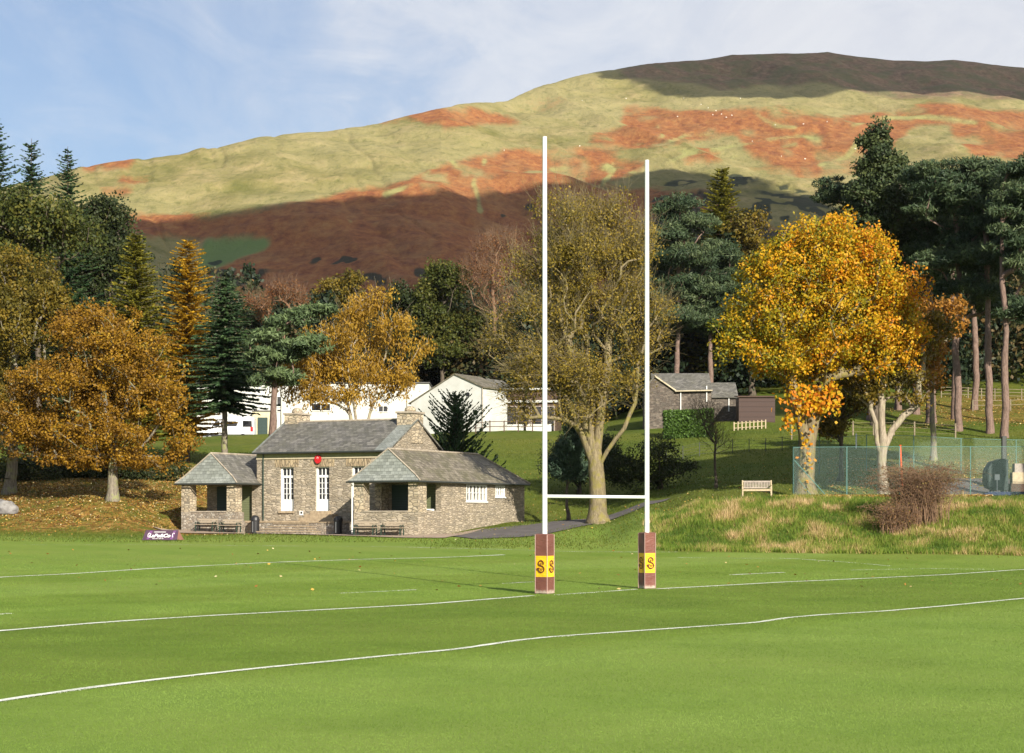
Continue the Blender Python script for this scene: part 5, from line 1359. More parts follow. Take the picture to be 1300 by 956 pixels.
def build_trees():
    # -- golden maple on the bank top
    Z = 120.0; g, H = TP(1022, Z, 275)
    lob = [lobe_px(g,Z,*a) for a in ((1040,390,105,95),(1030,320,62,45),(1075,345,65,60),(985,400,62,55),(940,425,42,32),(925,440,30,18),(1115,400,55,58),(1145,430,32,28),(1040,455,90,40),(990,470,50,30),(1090,460,50,26),(1050,300,38,26),(1010,345,50,40),(1085,320,45,40),(1130,370,36,34),(965,360,40,36),(1150,455,30,20))]; lob = [(a,b,c,d*1.12,e*1.12,f*1.12,g_) for a,b,c,d,e,f,g_ in lob]
    rb = np.random.default_rng(8)
    def tf(C, rng): 
        x = C[:,0]; z = C[:,2]; return np.clip(.43+.028*x+.06*np.minimum(z-8.0,0)+.006*(z-8.5)+rng.normal(0,.12,len(x)), 0, 1)
    w, V, t, tw = broad_tree(11, H, 3.3, .60, lob, 1150, .82, 88, .19, .15, tintf=tf, bias=.45, bump=3, step=.8, stems=2, leader=.75, lean=(.05,0), wob=.03)
    o = put_tree('maple_tree', w, V, t, tw, M['bark_moss'], M['maple_gold'], g, 'large golden maple in full autumn colour on the bank behind the court fence corner', n=8)
    # epicormic sprays low on the trunk
    rng = np.random.default_rng(3); C = []
    for cx, cy, rx, ry, n in ((1020,510,24,18,420),(1045,515,20,14,190),(1003,535,10,10,60),(1052,495,12,8,60),(1022,575,7,30,60)):
        k = Z/F; c = rng.normal(size=(n,3))*.5; C.append(np.stack([PX(cx,Z,g)+c[:,0]*rx*k*1.2, -.6+c[:,1]*.9, PZ(cy,Z,g)+c[:,2]*ry*k*1.2],1))
    C = np.concatenate(C); n = len(C); V = leafquads(rng, C, rng.normal(size=(n,3))+[0,0,-.6], rng.normal(size=(n,3))*.7+[0.3,-1,.3], rng.uniform(.2,.36,n), rng.uniform(.18,.28,n))
    f = np_mesh('foliage', V, np.arange(4*n).reshape(-1,4), M['maple_gold'], o, attrs={'tint': np.repeat(rng.uniform(.4,.95,n),4)})
    f['label'] = 'bright orange shoots sprouting low on the trunk'
    # -- pale trunked tree to its right
    Z = 121.5; g, H = TP(1122, Z, 430)
    lob = [lobe_px(g,Z,*a) for a in ((1105,500,34,20),(1080,488,28,18),(1140,470,40,28),(1165,440,32,36),(1185,420,22,26),(1150,505,26,14),(1120,450,30,20))]
    w, V, t, tw = broad_tree(21, H, 3.6, .33, lob, 170, .7, 42, .24, .19, bias=.5, flat=.7, step=.6, lean=(-.02,0), stems=1,
        first=([(0,0,3.2),(.5,0,4.2),(1.3,.1,5.1),(2.4,.1,6.0),(2.9,.2,6.8)],[(0,0,2.4),(-.45,-.1,3.4),(-.5,0,4.6),(-.9,0,5.6)]), twigs=1)
    put_tree('field_maple', w, V, t, tw, M['bark_pale'], M['oak_olive'], g, 'small tree with a pale forked trunk and thin olive foliage right of the golden maple', n=8)
    # -- beech behind it
    Z = 150; g, H = TP(1185, Z, 375)
    lob = [lobe_px(g,Z,*a) for a in ((1185,415,34,34),(1200,395,22,18),(1170,450,28,26),(1180,480,20,20))]
    w, V, t, tw = broad_tree(23, H, 3.5, .25, lob, 150, .9, 45, .27, .2, bias=.5)
    put_tree('beech_tree', w, V, t, tw, M['bark_grey'], M['beech'], g, 'orange-brown beech tucked between the golden maple and the pine trunks')
    # -- dark holly behind the golden maple
    Z = 134; g, H = TP(1066, Z, 455)
    lob = [lobe_px(g,Z,*a) for a in ((1066,510,34,45),(1058,545,28,22),(1085,500,20,30))]
    w, V, t, tw = broad_tree(25, H, .6, .2, lob, 150, .8, 70, .22, .14, bias=.4)
    put_tree('holly_bush', w, V, t, tw, M['bark_dark'], M['oak_olive'], g, 'dense olive-brown bush in shade behind the golden maple trunk', 'bush')
    # -- big nearly bare tree between the posts
    Z = 120.0; g, H = TP(759, Z, 240)
    lob = [lobe_px(g,Z,*a) for a in ((745,370,95,110),(745,290,60,48),(700,400,62,60),(800,400,50,60),(790,330,45,60),(720,320,52,50),(690,460,62,40),(660,490,34,34),(640,430,34,40),(668,525,24,16),(835,420,26,40),(760,480,80,40),(815,450,34,30),(740,520,50,26),(670,340,30,24))]
    def tf2(C, rng): return np.clip(.45+rng.normal(0,.2,len(C)),0,1)
    w, V, t, tw = broad_tree(31, H, 3.9, .56, lob, 950, 1.0, 62, .15, .11, bias=.6, step=.7, stems=3, leader=.8, tip=.014, tintf=tf2, twigs=9, expo=.5, topr=.55, rise=.45,
        first=([(0,0,3.6),(.6,-.1,4.6),(1.6,-.2,6.0),(2.3,-.2,7.6),(2.5,-.2,9.2)],[(0,0,3.4),(-.7,.1,5.0),(-1.5,.1,7.0),(-2.8,0,9.5)]))
    put_tree('bare_sycamore', w, V, t, tw, M['bark_moss'], M['olive_bare'], g, 'tall nearly leafless tree with mossy forked trunk standing between the goal posts beside the path', n=7)
    # -- small dark conifer beside it
    Z = 124; g, H = TP(722, Z, 540)
    lob = [lobe_px(g,Z,*a) for a in ((722,588,26,24),(721,572,23,22),(723,556,15,16),(722,545,6,9),(710,598,16,14),(735,598,16,14))]; w, V, t, tw = broad_tree(41, H, .9, .12, lob, 260, .42, 90, .26, .07, bias=.4, up=.8, bump=3, leader=.95, step=.5)
    put_tree('young_pine', w, V, t, tw, M['bark_dark'], M['blue_spruce'], g, 'small bluish-green young pine left of the mossy forked trunk', n=5)
    # -- bare sapling by the bench
    Z = 131; g, H = TP(909, Z, 505)
    lob = [lobe_px(g,Z,*a) for a in ((906,545,28,32),(900,525,24,18),(915,560,26,18))]
    w, V, t, tw = broad_tree(45, H, 2.4, .10, lob, 110, .6, 0.6, .1, .1, bias=.6, twigs=5, tip=.012, rise=.5)
    put_tree('bare_sapling', w, V, t, tw, M['bark_dark'], M['rust'], g, 'slender leafless young tree on the shaded lawn left of the wooden garden seat', n=6)
    # -- yew behind the pavilion
    Z = 137; g, H = TP(578, Z, 512)
    w, V, t, tw = spruce(47, H+.5, 3.3, bare=.02, droop=-.25, trunk_r=.16, gap=.26, dens=1.3, power=.4, needle=.36, up_tip=.3, ragged=.3)
    put_tree('yew_bush', w, V, t, tw, M['bark_dark'], M['spruce'], g, 'dark spreading yew with upturned branches against the white house', 'bush', n=5)
    # dark shrubs right of the bare tree
    Z = 140; g, H = TP(838, Z, 535)
    lob = [lobe_px(g,Z,*a) for a in ((835,575,30,28),(858,595,24,20),(815,598,26,20),(790,585,26,30),(835,608,34,14),(800,608,26,12))]
    w, V, t, tw = broad_tree(49, H, .4, .15, lob, 120, .8, 80, .2, .12, bias=.4)
    put_tree('rhododendron_bush', w, V, t, tw, M['bark_dark'], M['dark_green'], g, 'black-green evergreen shrub in deep shade right of the mossy forked trunk', 'bush')
    Z = 147; g, H = TP(735, Z, 545)
    lob = [lobe_px(g,Z,*a) for a in ((735,575,34,28),(705,590,24,20),(765,575,26,26),(740,600,40,14))]
    w, V, t, tw = broad_tree(50, H, .4, .15, lob, 150, .9, 80, .2, .12, bias=.4)
    put_tree('rhododendron_bush', w, V, t, tw, M['bark_dark'], M['dark_green'], g, 'black-green evergreen shrub behind the bluish young pine', 'bush')
    # -- orange oak on the left
    Z = 130.0; g, H = TP(143, Z, 383)
    lob = [lobe_px(g,Z,*a) for a in ((140,490,95,85),(120,430,58,42),(175,440,50,45),(60,500,55,50),(15,520,35,45),(215,500,38,55),(95,550,60,42),(150,560,70,32),(225,550,28,36),(70,585,26,18),(200,585,40,16),(130,585,60,14),(30,560,40,26))]
    def tf3(C, rng): return np.clip(.5-.022*C[:,0]*-1+rng.normal(0,.16,len(C)),0,1)
    w, V, t, tw = broad_tree(51, H, 3.4, .36, lob, 900, .72, 88, .18, .14, bias=.34, step=.8, stems=2, leader=.7, tintf=tf3, rise=.2)
    put_tree('oak_tree', w, V, t, tw, M['bark_grey'], M['oak_orange'], g, 'broad rust-orange oak on the leaf-covered bank left of the pavilion', n=8)
    # -- olive oaks at the left edge
    def oak(name, px, Z, ytop, lobes, seed, leaf, label, n=420, bark='bark_grey', fork=4.5, tr=.4, nl=90, L=.22, cr=1.0, **kw):
        g, H = TP(px, Z, ytop); lob = [lobe_px(g,Z,*a) for a in lobes]
        w, V, t, tw = broad_tree(seed, H, fork, tr, lob, n, cr, nl, L, L*.75, bias=.4, **kw)
        return put_tree(name, w, V, t, tw, M[bark], M[leaf], g, label, n=6)
    oak('oak_tree', 12, 137, 315, ((15,420,70,90),(-40,470,60,80),(20,350,50,36),(60,400,40,46),(0,540,50,50),(-60,560,50,60),(-90,420,60,80)), 53, 'oak_olive', 'tall olive-brown oak at the left edge, its grey trunk in the leaf litter', 520, tr=.42, fork=5)
    oak('oak_tree', 45, 175, 235, ((45,290,60,50),(0,300,50,50),(95,300,40,44),(30,350,60,40),(-50,330,60,70)), 55, 'green_oak', 'dark olive tree in the back row below the spruce tips at the left', 420, 'bark_dark', 7, L=.36, cr=1.3, nl=55)
    oak('alder_tree', 140, 200, 245, ((140,310,42,60),(125,280,30,34),(150,350,40,50),(110,340,40,40)), 57, 'dark_green', 'dark green rounded tree right of the spruce tips on the left', 300, 'bark_dark', 6, L=.36, cr=1.3, nl=60)
    # bushes in the shade under the oaks
    for i, (px, Z, yt, lb) in enumerate(((55,146,575,((55,605,48,26),(15,605,40,24))),(165,148,580,((165,608,46,22),(205,606,32,22))),(105,150,580,((105,605,40,22),)))):
        oak('laurel_bush', px, Z, yt, lb, 60+i, 'dark_green', ['dark laurel bush in the shade behind the left edge oak trunk','dark laurel bush in the shade right of the orange oak trunk','dark laurel bush in the shade left of the orange oak trunk'][i], 110, 'bark_dark', .4, .1, 50, .22, .9)['category'] = 'bush'
    # -- spruces on the left skyline
    def spr(name, px, Z, ytop, rpx, seed, leaf, label, bark='bark_dark', **kw):
        g, H = TP(px, Z, ytop); w, V, t, tw = spruce(seed, H, rpx*Z/F, **kw)
        return put_tree(name, w, V, t, tw, M[bark], M[leaf], g, label, n=6)
    spr('spruce_tree', -6, 195, 150, 62, 71, 'spruce', 'tallest spruce, its tip cut by the left edge of the photo', needle=.55, gap=.5, dens=1.1, ragged=.42, power=.6, up_tip=.4)
    spr('spruce_tree', 40, 200, 176, 55, 72, 'spruce', 'slim pointed spruce tip above the left trees, the left one of the pair', needle=.5, gap=.5, dens=1.1, ragged=.45, power=.58, up_tip=.4)
    spr('spruce_tree', 86, 196, 186, 52, 73, 'spruce', 'slim pointed spruce tip above the left trees, the right one of the pair', needle=.5, gap=.5, dens=1.1, ragged=.45, power=.58, up_tip=.4)
    # -- larches
    spr('larch_tree', 172, 164, 294, 66, 74, 'larch_olive', 'olive-green larch between the orange oak and the golden larch', needle=.5, gap=.34, dens=1.6, trunk_r=.25, droop=.15, power=.6)
    spr('larch_tree', 238, 166, 303, 56, 75, 'larch_gold', 'golden-yellow larch rising behind the orange oak', needle=.45, gap=.34, dens=1.6, droop=.15, power=.5, ragged=.35)
    # -- dark green fir in front of the minibus
    Z = 158
    spr('fir_tree', 285, Z, 352, 62, 76, 'spruce', 'dark green fir with a bare lower trunk left of the pavilion roof', bark='bark_grey', needle=.45, gap=.28, dens=1.5, droop=.3, power=.6, bare=.34, trunk_r=.30)
    # -- birches behind the pavilion
    bl = ((430,430,60,42),(455,395,34,24),(485,385,28,20),(395,460,48,34),(500,415,32,28),(385,480,40,20),(450,470,50,26),(530,450,26,18),(500,475,30,20),(400,500,44,18,1,0,.8),(475,500,40,16,1,0,.7),(515,490,22,20,1,0,.8),(548,445,12,12))
    g, H = TP(458, 158, 367); lob = [lobe_px(g,158,*a) for a in bl]
    w, V, t, tw = broad_tree(81, H, 3.0, .22, lob, 420, .85, 58, .30, .12, bias=.42, droop=.45, stems=3, leader=.85, twigs=1)
    put_tree('birch_tree', w, V, t, tw, M['bark_pale'], M['birch_gold'], g, 'golden-brown weeping birch spreading behind the pavilion roof')
    # reddish pine with pale needles
    g, H = TP(345, 150, 392); lob = [lobe_px(g,150,*a) for a in ((372,410,30,18),(400,398,24,14),(355,450,36,16),(385,440,36,18),(350,480,28,12),(330,430,24,14))]
    w, V, t, tw = pine(83, H, 6.0, .34, lob, 130, .9, 170, .42, lean=(.03,0))
    put_tree('scots_pine', w, V, t, tw, M['bark_pine'], M['pine_pale'], g, 'pine with a reddish trunk and pale blue-green needles left of the pavilion chimney')
    oak('ash_tree', 433, 246, 338, ((433,370,30,28),(420,395,30,24),(450,385,24,24)), 85, 'oak_olive', 'olive-yellow tree top showing above the golden birch', 170, 'bark_dark', 6, L=.36, cr=1.2, nl=40)
    oak('oak_tree', 560, 243, 330, ((560,375,44,38),(540,410,34,34),(585,420,34,36),(565,350,30,20),(560,450,40,30)), 87, 'green_oak', 'dark green tree with a yellowish top between the birch and the bare tree', 380, 'bark_dark', 6, L=.34, cr=1.15)
    oak('ash_tree', 512, 244, 358, ((515,400,34,34),(505,440,34,30)), 88, 'dark_green', 'blackish green tree immediately right of the golden birch', 220, 'bark_dark', 5, L=.34, cr=1.1)
    # rusty leafless tree
    g, H = TP(628, 238, 290); lob = [lobe_px(g,238,*a) for a in ((628,330,36,36),(605,350,30,34),(650,345,30,34),(620,380,36,30))]
    w, V, t, tw = broad_tree(91, H, 6, .3, lob, 300, 1.2, 12, .22, .16, bias=.5, twigs=7, rise=.4, tip=.02)
    put_tree('rowan_tree', w, V, t, tw, M['bark_red'], M['rust'], g, 'reddish-brown twiggy tree top behind the upper left of the bare tree')
    g, H = TP(360, 238, 362); lob = [lobe_px(g,238,*a) for a in ((335,385,28,20),(365,375,26,18))]
    w, V, t, tw = broad_tree(92, H, 6, .3, lob, 170, 1.1, 14, .24, .16, bias=.5, twigs=5, rise=.4, tip=.02)
    put_tree('cherry_tree', w, V, t, tw, M['bark_red'], M['rust'], g, 'rusty twiggy tree top between the dark fir and the golden birch')
    # -- right hand pines
    def pin(px, Z, ytop, lobes, seed, label, leaf='pine', fork=None, tr=.36, n=150, cr=1.1, nl=150, name='scots_pine', **kw):
        g, H = TP(px, Z, ytop); lob = [lobe_px(g,Z,*a) for a in lobes]
        low = min(l[2]-l[5] for l in lob)
        w, V, t, tw = pine(seed, H, fork or max(3, low*.75), tr, lob, n, cr, nl, .55, flare=1.25, leader=.93, **kw)
        return put_tree(name, w, V, t, tw, M['bark_pine'], M[leaf], g, label, n=8)
    pin(1217, 178, 190, ((1195,225,40,26),(1180,260,36,26),(1215,250,44,30),(1225,300,44,26),(1200,330,36,22),(1235,215,26,20),(1205,370,22,14)), 101, 'tall pine whose pinkish trunk is the second from the golden maple', n=260)
    pin(1257, 176, 200, ((1262,220,36,20),(1250,255,40,26),(1275,290,36,26),(1250,330,40,24),(1245,370,26,18),(1270,240,30,20)), 102, 'tall pine with a leaning pinkish trunk in the middle of the right-hand group', n=260, lean=(-.02,0))
    pin(1275, 170, 205, ((1295,225,36,22),(1300,265,40,30),(1285,310,34,24),(1310,340,40,30),(1290,395,30,20),(1320,290,40,40)), 103, 'tall pine with the straightest pinkish trunk, nearest the right edge', n=260)
    pin(1182, 186, 215, ((1165,270,34,26),(1190,300,36,24),(1170,330,36,24),(1160,240,26,20)), 104, 'pine with a thick buttressed trunk behind the beech', n=190, tr=.5)
    pin(1212, 190, 260, ((1225,290,30,26),(1240,350,34,26),(1260,390,30,22),(1215,330,30,20)), 105, 'darker pine directly behind the second pinkish trunk', n=170)
    pin(1107, 190, 205, ((1080,250,40,26),(1060,240,26,18),(1110,280,48,30),(1140,250,40,30),(1090,290,40,26),(1045,250,14,16),(1130,320,44,34)), 106, 'spreading dark pine behind the top of the golden maple', n=300, tr=.5)
    pin(1330, 182, 215, ((1330,260,50,40),(1340,330,50,50)), 107, 'pine half hidden at the right edge of the photo', n=160)
    oak('cypress_tree', 1112, 184, 158, ((1114,190,22,28),(1108,215,32,26),(1128,225,26,30),(1100,250,38,30),(1125,265,40,36),(1095,290,40,30),(1120,165,10,10)), 108, 'cypress', 'tallest dark conifer with a rounded ragged top above the golden maple', 330, 'bark_dark', 8, .45, 85, .34, .95)
    # pines behind the barn
    pin(858, 226, 238, ((855,262,34,20),(880,285,34,22),(845,300,32,22),(865,330,46,24),(850,365,40,24),(885,375,34,22),(862,405,44,22),(890,330,26,20)), 109, 'dark layered pine right of the right-hand goal post', n=330, cr=1.3)
    pin(902, 232, 300, ((905,330,34,22),(915,370,34,26),(900,410,40,26),(925,400,26,26)), 110, 'lower dark pine behind the stone barn roof, left of the golden maple', n=240, cr=1.3)
    spr('larch_tree', 916, 240, 212, 46, 111, 'larch_olive', 'olive larch rising above the dark pines left of the golden maple', needle=.6, gap=.4, dens=1.6, droop=.1, power=.45)
    oak('oak_tree', 955, 236, 262, ((950,300,26,30),(965,330,30,30)), 112, 'oak_olive', 'brownish tree between the olive larch and the golden maple', 160, 'bark_dark', 8, L=.4, cr=1.4, nl=40)
    # tall pines added out of view, shaped so their shade falls on the lawn
    for i, (x, y) in enumerate(((38.5,97),(36.8,104),(43,102),(41.5,110),(47,113),(44,92))):
        w, V, t, tw = pine(130+i, 31, 21, .45, [(0,0,25.5,3.8,3.8,2.5),(1,0,28.7,3.2,3.2,2),(-2,1,24.5,3,3,1.8),(1,2.5,24,3,3,1.8)], 260, 1.25, 210, .6, leader=.93, flare=1.25)
        put_tree('scots_pine', w, V, t, tw, M['bark_pine'], M['pine'], (x, y, tz(x, y)), 'very tall pine standing on the bank beyond the right edge of the photo', group='tall pines beyond the right edge')
    # background trunks seen between crowns at right
    for i, (px, Z) in enumerate(((1108,196),(1163,194),(1237,203),(1140,200))):
        pin(px, Z, 250, ((px,310,26,40),(px+10,350,24,24)), 120+i, ['pine with a short thick trunk just right of the pale forked trunk','pine trunk in shade left of the buttressed one','slim pine trunk in the background between the pinkish ones','pine trunk lost in shade behind the beech'][i], n=90)

def build_woodland():
    """the far wood that reads as one dark mass"""
    rng = np.random.default_rng(77); Cs = []; Ts = []
    segs = [(-150,330,255,330,9),(300,640,254,372,24),(560,700,254,352,10),(640,860,240,385,16),(800,1010,246,300,26),(960,1340,262,330,22),(1150,1345,232,235,18),(-400,0,250,300,8),(1300,1700,240,300,12)]
    for a, b, Z0, yt, k in segs:
        for i in range(k*3):
            px = rng.uniform(a, b); Z = Z0+rng.uniform(-12, 40); x = X_(px, Z); zb = tz(x, Z); ztop = Z_(yt+min(rng.exponential(22), 90), Z)
            h = max(7, ztop-zb); R = rng.uniform(3.2,5.2); n = 1500; ct = rng.random()
            con = rng.random() < .45
            d = rng.normal(size=(n,3)); d /= np.linalg.norm(d,axis=1,keepdims=True); rr = rng.random(n)**.35
            z = rng.random(n)**.8
            if con: rad = R*.75*(1-z)**.8+.3; C = np.stack([x+d[:,0]*rad, Z+d[:,1]*rad, zb+h*(.05+.95*z)],1)
            else: C = np.stack([x+d[:,0]*R*rr, Z+d[:,1]*R*rr, zb+h*.55+d[:,2]*h*.47*rr],1)
            lump = np.array([.55+.45*rng.random()])
            Cs.append(C+rng.normal(0,.35,(n,3))); Ts.append(np.clip((.15 if con else .25+.55*ct)+rng.normal(0,.14,n),0,1))
    C = np.concatenate(Cs); T = np.concatenate(Ts); n = len(C)
    V = leafquads(rng, C, rng.normal(size=(n,3)), rng.normal(size=(n,3))+[0,-.4,.6], rng.uniform(.4,.85,n), rng.uniform(.3,.6,n))
    o = np_mesh('woodland', V, np.arange(4*n).reshape(-1,4), M['wood_mass'], attrs={'tint': np.repeat(T,4)}); tag(o, 'dark mixed wood filling the valley side below the fell', 'woodland', kind='stuff')

def blades(rng, X, Y, h, w, lean=.35, dz=0.0):
    n = len(X); Z = terr(X, Y)+dz
    a = rng.uniform(0, 6.283, n); dx = np.cos(a)*w*.5; dy = np.sin(a)*w*.5
    b = rng.uniform(0, 6.283, n); lx = np.cos(b)*h*lean*rng.random(n)*1.4; ly = np.sin(b)*h*lean*rng.random(n)*1.4
    V = np.stack([np.stack([X-dx,Y-dy,Z-.01],1), np.stack([X+dx,Y+dy,Z-.01],1), np.stack([X+lx,Y+ly,Z+h],1)],1)
    return V.reshape(-1,3)
def build_grass():
    rng = np.random.default_rng(5)
    # turf of the pitch, denser near
    n = 620000
    Z = 19*np.exp(rng.random(n)*math.log(105/19)); Z = np.where(rng.random(n) < sm(104,70,Z), Z, 19*np.exp(rng.random(n)*math.log(60/19))); px = rng.uniform(-40, 1340, n); X = X_(px, Z)
    # leave the painted lines showing through: grass there is whitened and pressed
    V = blades(rng, X, Z, rng.uniform(.005,.014,n)*(.8+Z/70), .005+.0005*Z, .9)
    pat = fbm(X/2.2, Z/2.2, 3, 8)
    t = np.clip(.33+.34*rng.random(n)+.9*(pat-.5)+.20*BAND(-(X-.99)*.786+(Z-58.3)*.618), 0, 1)
    online = np.zeros(n, bool)
    for (xs, ys, lw) in LINES:
        for a in range(0, len(xs)-1, 3):
            b = min(a+3, len(xs)-1); dx, dy = xs[b]-xs[a], ys[b]-ys[a]; L2 = dx*dx+dy*dy+1e-9
            u = np.clip(((X-xs[a])*dx+(Z-ys[a])*dy)/L2, 0, 1); online |= np.hypot(X-(xs[a]+u*dx), Z-(ys[a]+u*dy)) < lw*.5
    chalk = np.where(online, np.clip(.95-.9*(rng.random(n) < .22)-.5*sm(.5,.7,fbm(X/.8, Z/.8, 2, 33)), 0, 1), 0)
    o = np_mesh('pitch_grass', V, np.arange(3*n).reshape(-1,3), M['blade'], attrs={'tint': np.repeat(t,3), 'chalk': np.repeat(chalk,3)}, nper=3); tag(o, 'short mown grass blades of the pitch', 'grass', kind='stuff')
    # long grass of the bank
    n = 150000; px = rng.uniform(815, 1600, n); Yb = rng.uniform(-1.2, 13.5, n)
    Y = 99.5-(px-830)*.0105+Yb; X = X_(px, Y)
    edge = Yb > 0.3+1.2*fbm(X/1.7, Y/1.7, 3, 5); keep = edge & (Y < 112.4) & (rng.random(n) < sm(815, 870, px)+.05)
    X, Y = X[keep], Y[keep]; n = len(X)
    pat = fbm(X/1.5, Y/1.5, 4, 11); pat2 = fbm(X/.6, Y/.6, 2, 19)
    hh = (.08+.50*pat2*pat*1.6)*rng.uniform(.5,1.3,n)
    V = blades(rng, X, Y, hh, rng.uniform(.02,.05,n), .55)
    t = np.clip((pat-.30)*1.9+rng.normal(0,.16,n),0,1)
    o = np_mesh('rough_grass', V, np.arange(3*n).reshape(-1,3), M['rough_blade'], attrs={'tint': np.repeat(t,3)}, nper=3); tag(o, 'long unmown green and straw-coloured grass covering the bank', 'grass', kind='stuff')
    # lawns
    n = 120000; Z = rng.uniform(101, 185, n); px = rng.uniform(-60, 1360, n); X = X_(px, Z)
    # keep clear of the pavilion, the paths
    lx = (X-PO.x)*math.cos(TH)-(Z-PO.y)*math.sin(TH); ly = (X-PO.x)*math.sin(TH)+(Z-PO.y)*math.cos(TH)
    keep = ~((lx > -5.2) & (lx < 16) & (ly > -6.4) & (ly < 11)) & ~onpath(X, Z) & ~((px > 1150) & (Z < 137) & (Z > 114)) & ~((px > 850) & (Z < 112)) & ((Z > 112) | (rng.random(n) < sm(500,620,px)*sm(101,106,Z)))
    X, Z = X[keep], Z[keep]; n = len(X)
    V = blades(rng, X, Z, rng.uniform(.05,.14,n), rng.uniform(.04,.09,n), .6)
    t = np.clip(.3+.4*rng.random(n)+.5*(fbm(X/3, Z/3, 3, 4)-.5), 0, 1)
    o = np_mesh('lawn_grass', V, np.arange(3*n).reshape(-1,3), M['lawn_blade'], attrs={'tint': np.repeat(t,3)}, nper=3); tag(o, 'grass of the lawns behind the pavilion', 'grass', kind='stuff')
    # fallen leaves
    def scatter(n, pr, zr, wgt):
        Z = rng.uniform(*zr, n); px = rng.uniform(*pr, n); X = X_(px, Z)
        k = rng.random(n) < wgt(px, Z, X); lx = (X-PO.x)*math.cos(TH)-(Z-PO.y)*math.sin(TH); ly = (X-PO.x)*math.sin(TH)+(Z-PO.y)*math.cos(TH)
        k &= ~((lx > -4.9) & (lx < 15.3) & (ly > -4.9) & (ly < 10.5)); return X[k], Z[k]
    S = [scatter(52000, (-80,340), (119,158), lambda p, z, x: (.04+.96*sm(123.5,127.5,z+(fbm(x/3,z/3,3,2)-.5)*6))*(.25+.75*sm(.38,.6,fbm(x/2.5,z/2.5,3,6)))*(1-.8*sm(148,160,z))),
         scatter(2600, (560,1340), (112,160), lambda p, z, x: np.full(len(p),.55)),
         scatter(9000, (1050,1340), (115,150), lambda p, z, x: .7*np.ones(len(p))),
         scatter(16000, (1110,1400), (180,222), lambda p, z, x: .2+.8*sm(.4,.6,fbm(x/5,z/5,3,9))),
         scatter(9000, (980,1260), (111,113.4), lambda p, z, x: np.ones(len(p))),
         scatter(260, (0,1300), (60,118), lambda p, z, x: np.full(len(p),.8))]
    X = np.concatenate([s[0] for s in S]); Y = np.concatenate([s[1] for s in S]); n = len(X)
    C = np.stack([X, Y, terr(X, Y)+rng.uniform(.02,.06,n)],1)
    V = leafquads(rng, C, rng.normal(size=(n,3))*[1,1,.3], rng.normal(size=(n,3))*.45+[0,0,1], rng.uniform(.09,.17,n), rng.uniform(.08,.13,n))
    o = np_mesh('fallen_leaves', V, np.arange(4*n).reshape(-1,4), M['litter'], attrs={'tint': np.repeat(rng.random(n),4)}); tag(o, 'fallen autumn leaves scattered over the grass', 'leaves', kind='stuff')

def onpath(X, Y): 
    d = np.full(X.shape, 99.)
    for (x0,y0),(x1,y1) in zip(PATHC, PATHC[1:]):
        u = np.clip(((X-x0)*(x1-x0)+(Y-y0)*(y1-y0))/((x1-x0)**2+(y1-y0)**2),0,1); d = np.minimum(d, np.hypot(X-(x0+u*(x1-x0)), Y-(y0+u*(y1-y0))))
    return d < 1.9

def build_bramble():
    rng = np.random.default_rng(15)
    def bush(px, Z, rpx, h, ns, label, seed, leafn=1200, name='bramble_bush'):
        rng = np.random.default_rng(seed); g = on_ground(px, Z); R = rpx*Z/F
        pos = []; par = []; rad = []
        for s in range(ns):
            a = rng.uniform(0, 6.28); b0 = np.array([rng.normal(0,R*.45), rng.normal(0,R*.25), -.1]); l = h*rng.uniform(.5,1.25)
            out = np.array([math.cos(a)*.8, math.sin(a)*.5, 0]); prev = -1; q = b0
            for k in range(7):
                t = k/6; q = b0+np.array([0,0,1])*l*math.sin(t*1.9)/1.0*.95+out*l*t*t*.9+rng.normal(0,.03,3)
                pos.append(q.copy()); par.append(prev); rad.append(.016*(1-t*.7)); prev = len(pos)-1
                if k > 2:
                    for _ in range(2):
                        e = q+rng.normal(0,.22,3)+out*.1; pos.append(e); par.append(prev); rad.append(.006)
        root = empty(name, g, 0, label, 'bush')
        WV, WF = tubes(np.array(pos), np.array(par), np.array(rad), 3); np_mesh('stem', WV, WF, M['bark_red'] if seed % 2 else M['bark_twig'], root)
        P = np.array(pos); k = rng.integers(0, len(P), leafn); C = P[k]+rng.normal(0,.12,(leafn,3))
        V = leafquads(rng, C, rng.normal(size=(leafn,3)), rng.normal(size=(leafn,3))+[0,-.5,.5], rng.uniform(.05,.12,leafn), rng.uniform(.04,.09,leafn))
        np_mesh('foliage', V, np.arange(4*leafn).reshape(-1,4), M['bramble'], root, attrs={'tint': np.repeat(rng.random(leafn),4)})
    bush(1166, 103.0, 32, 2.75, 480, 'large tangled brown leafless bush growing on the face of the bank', 3, 2600)
    bush(1138, 102.0, 20, 1.4, 110, 'lower brown bramble spilling left of the large tangled bush', 5, 1500)
# ------------------------------------------------------------------ assemble
make_materials()
M['lawn_blade'] = leaf_mat('lawn_blade', [(0,(.045,.072,.01)),(.5,(.095,.13,.016)),(1,(.19,.195,.035))], .3)
M['cypress'] = leaf_mat('cypress', [(0,(.02,.035,.015)),(.5,(.05,.07,.025)),(1,(.10,.12,.04))], .15)
PATHC = [(X_(575,116.2),116.2),(X_(620,117.5),117.5),(X_(668,119.3),119.3),(X_(715,121.5),121.5),(X_(765,124),124),(X_(800,126.5),126.5),(X_(835,130),130)]
build_ground()
build_hills()
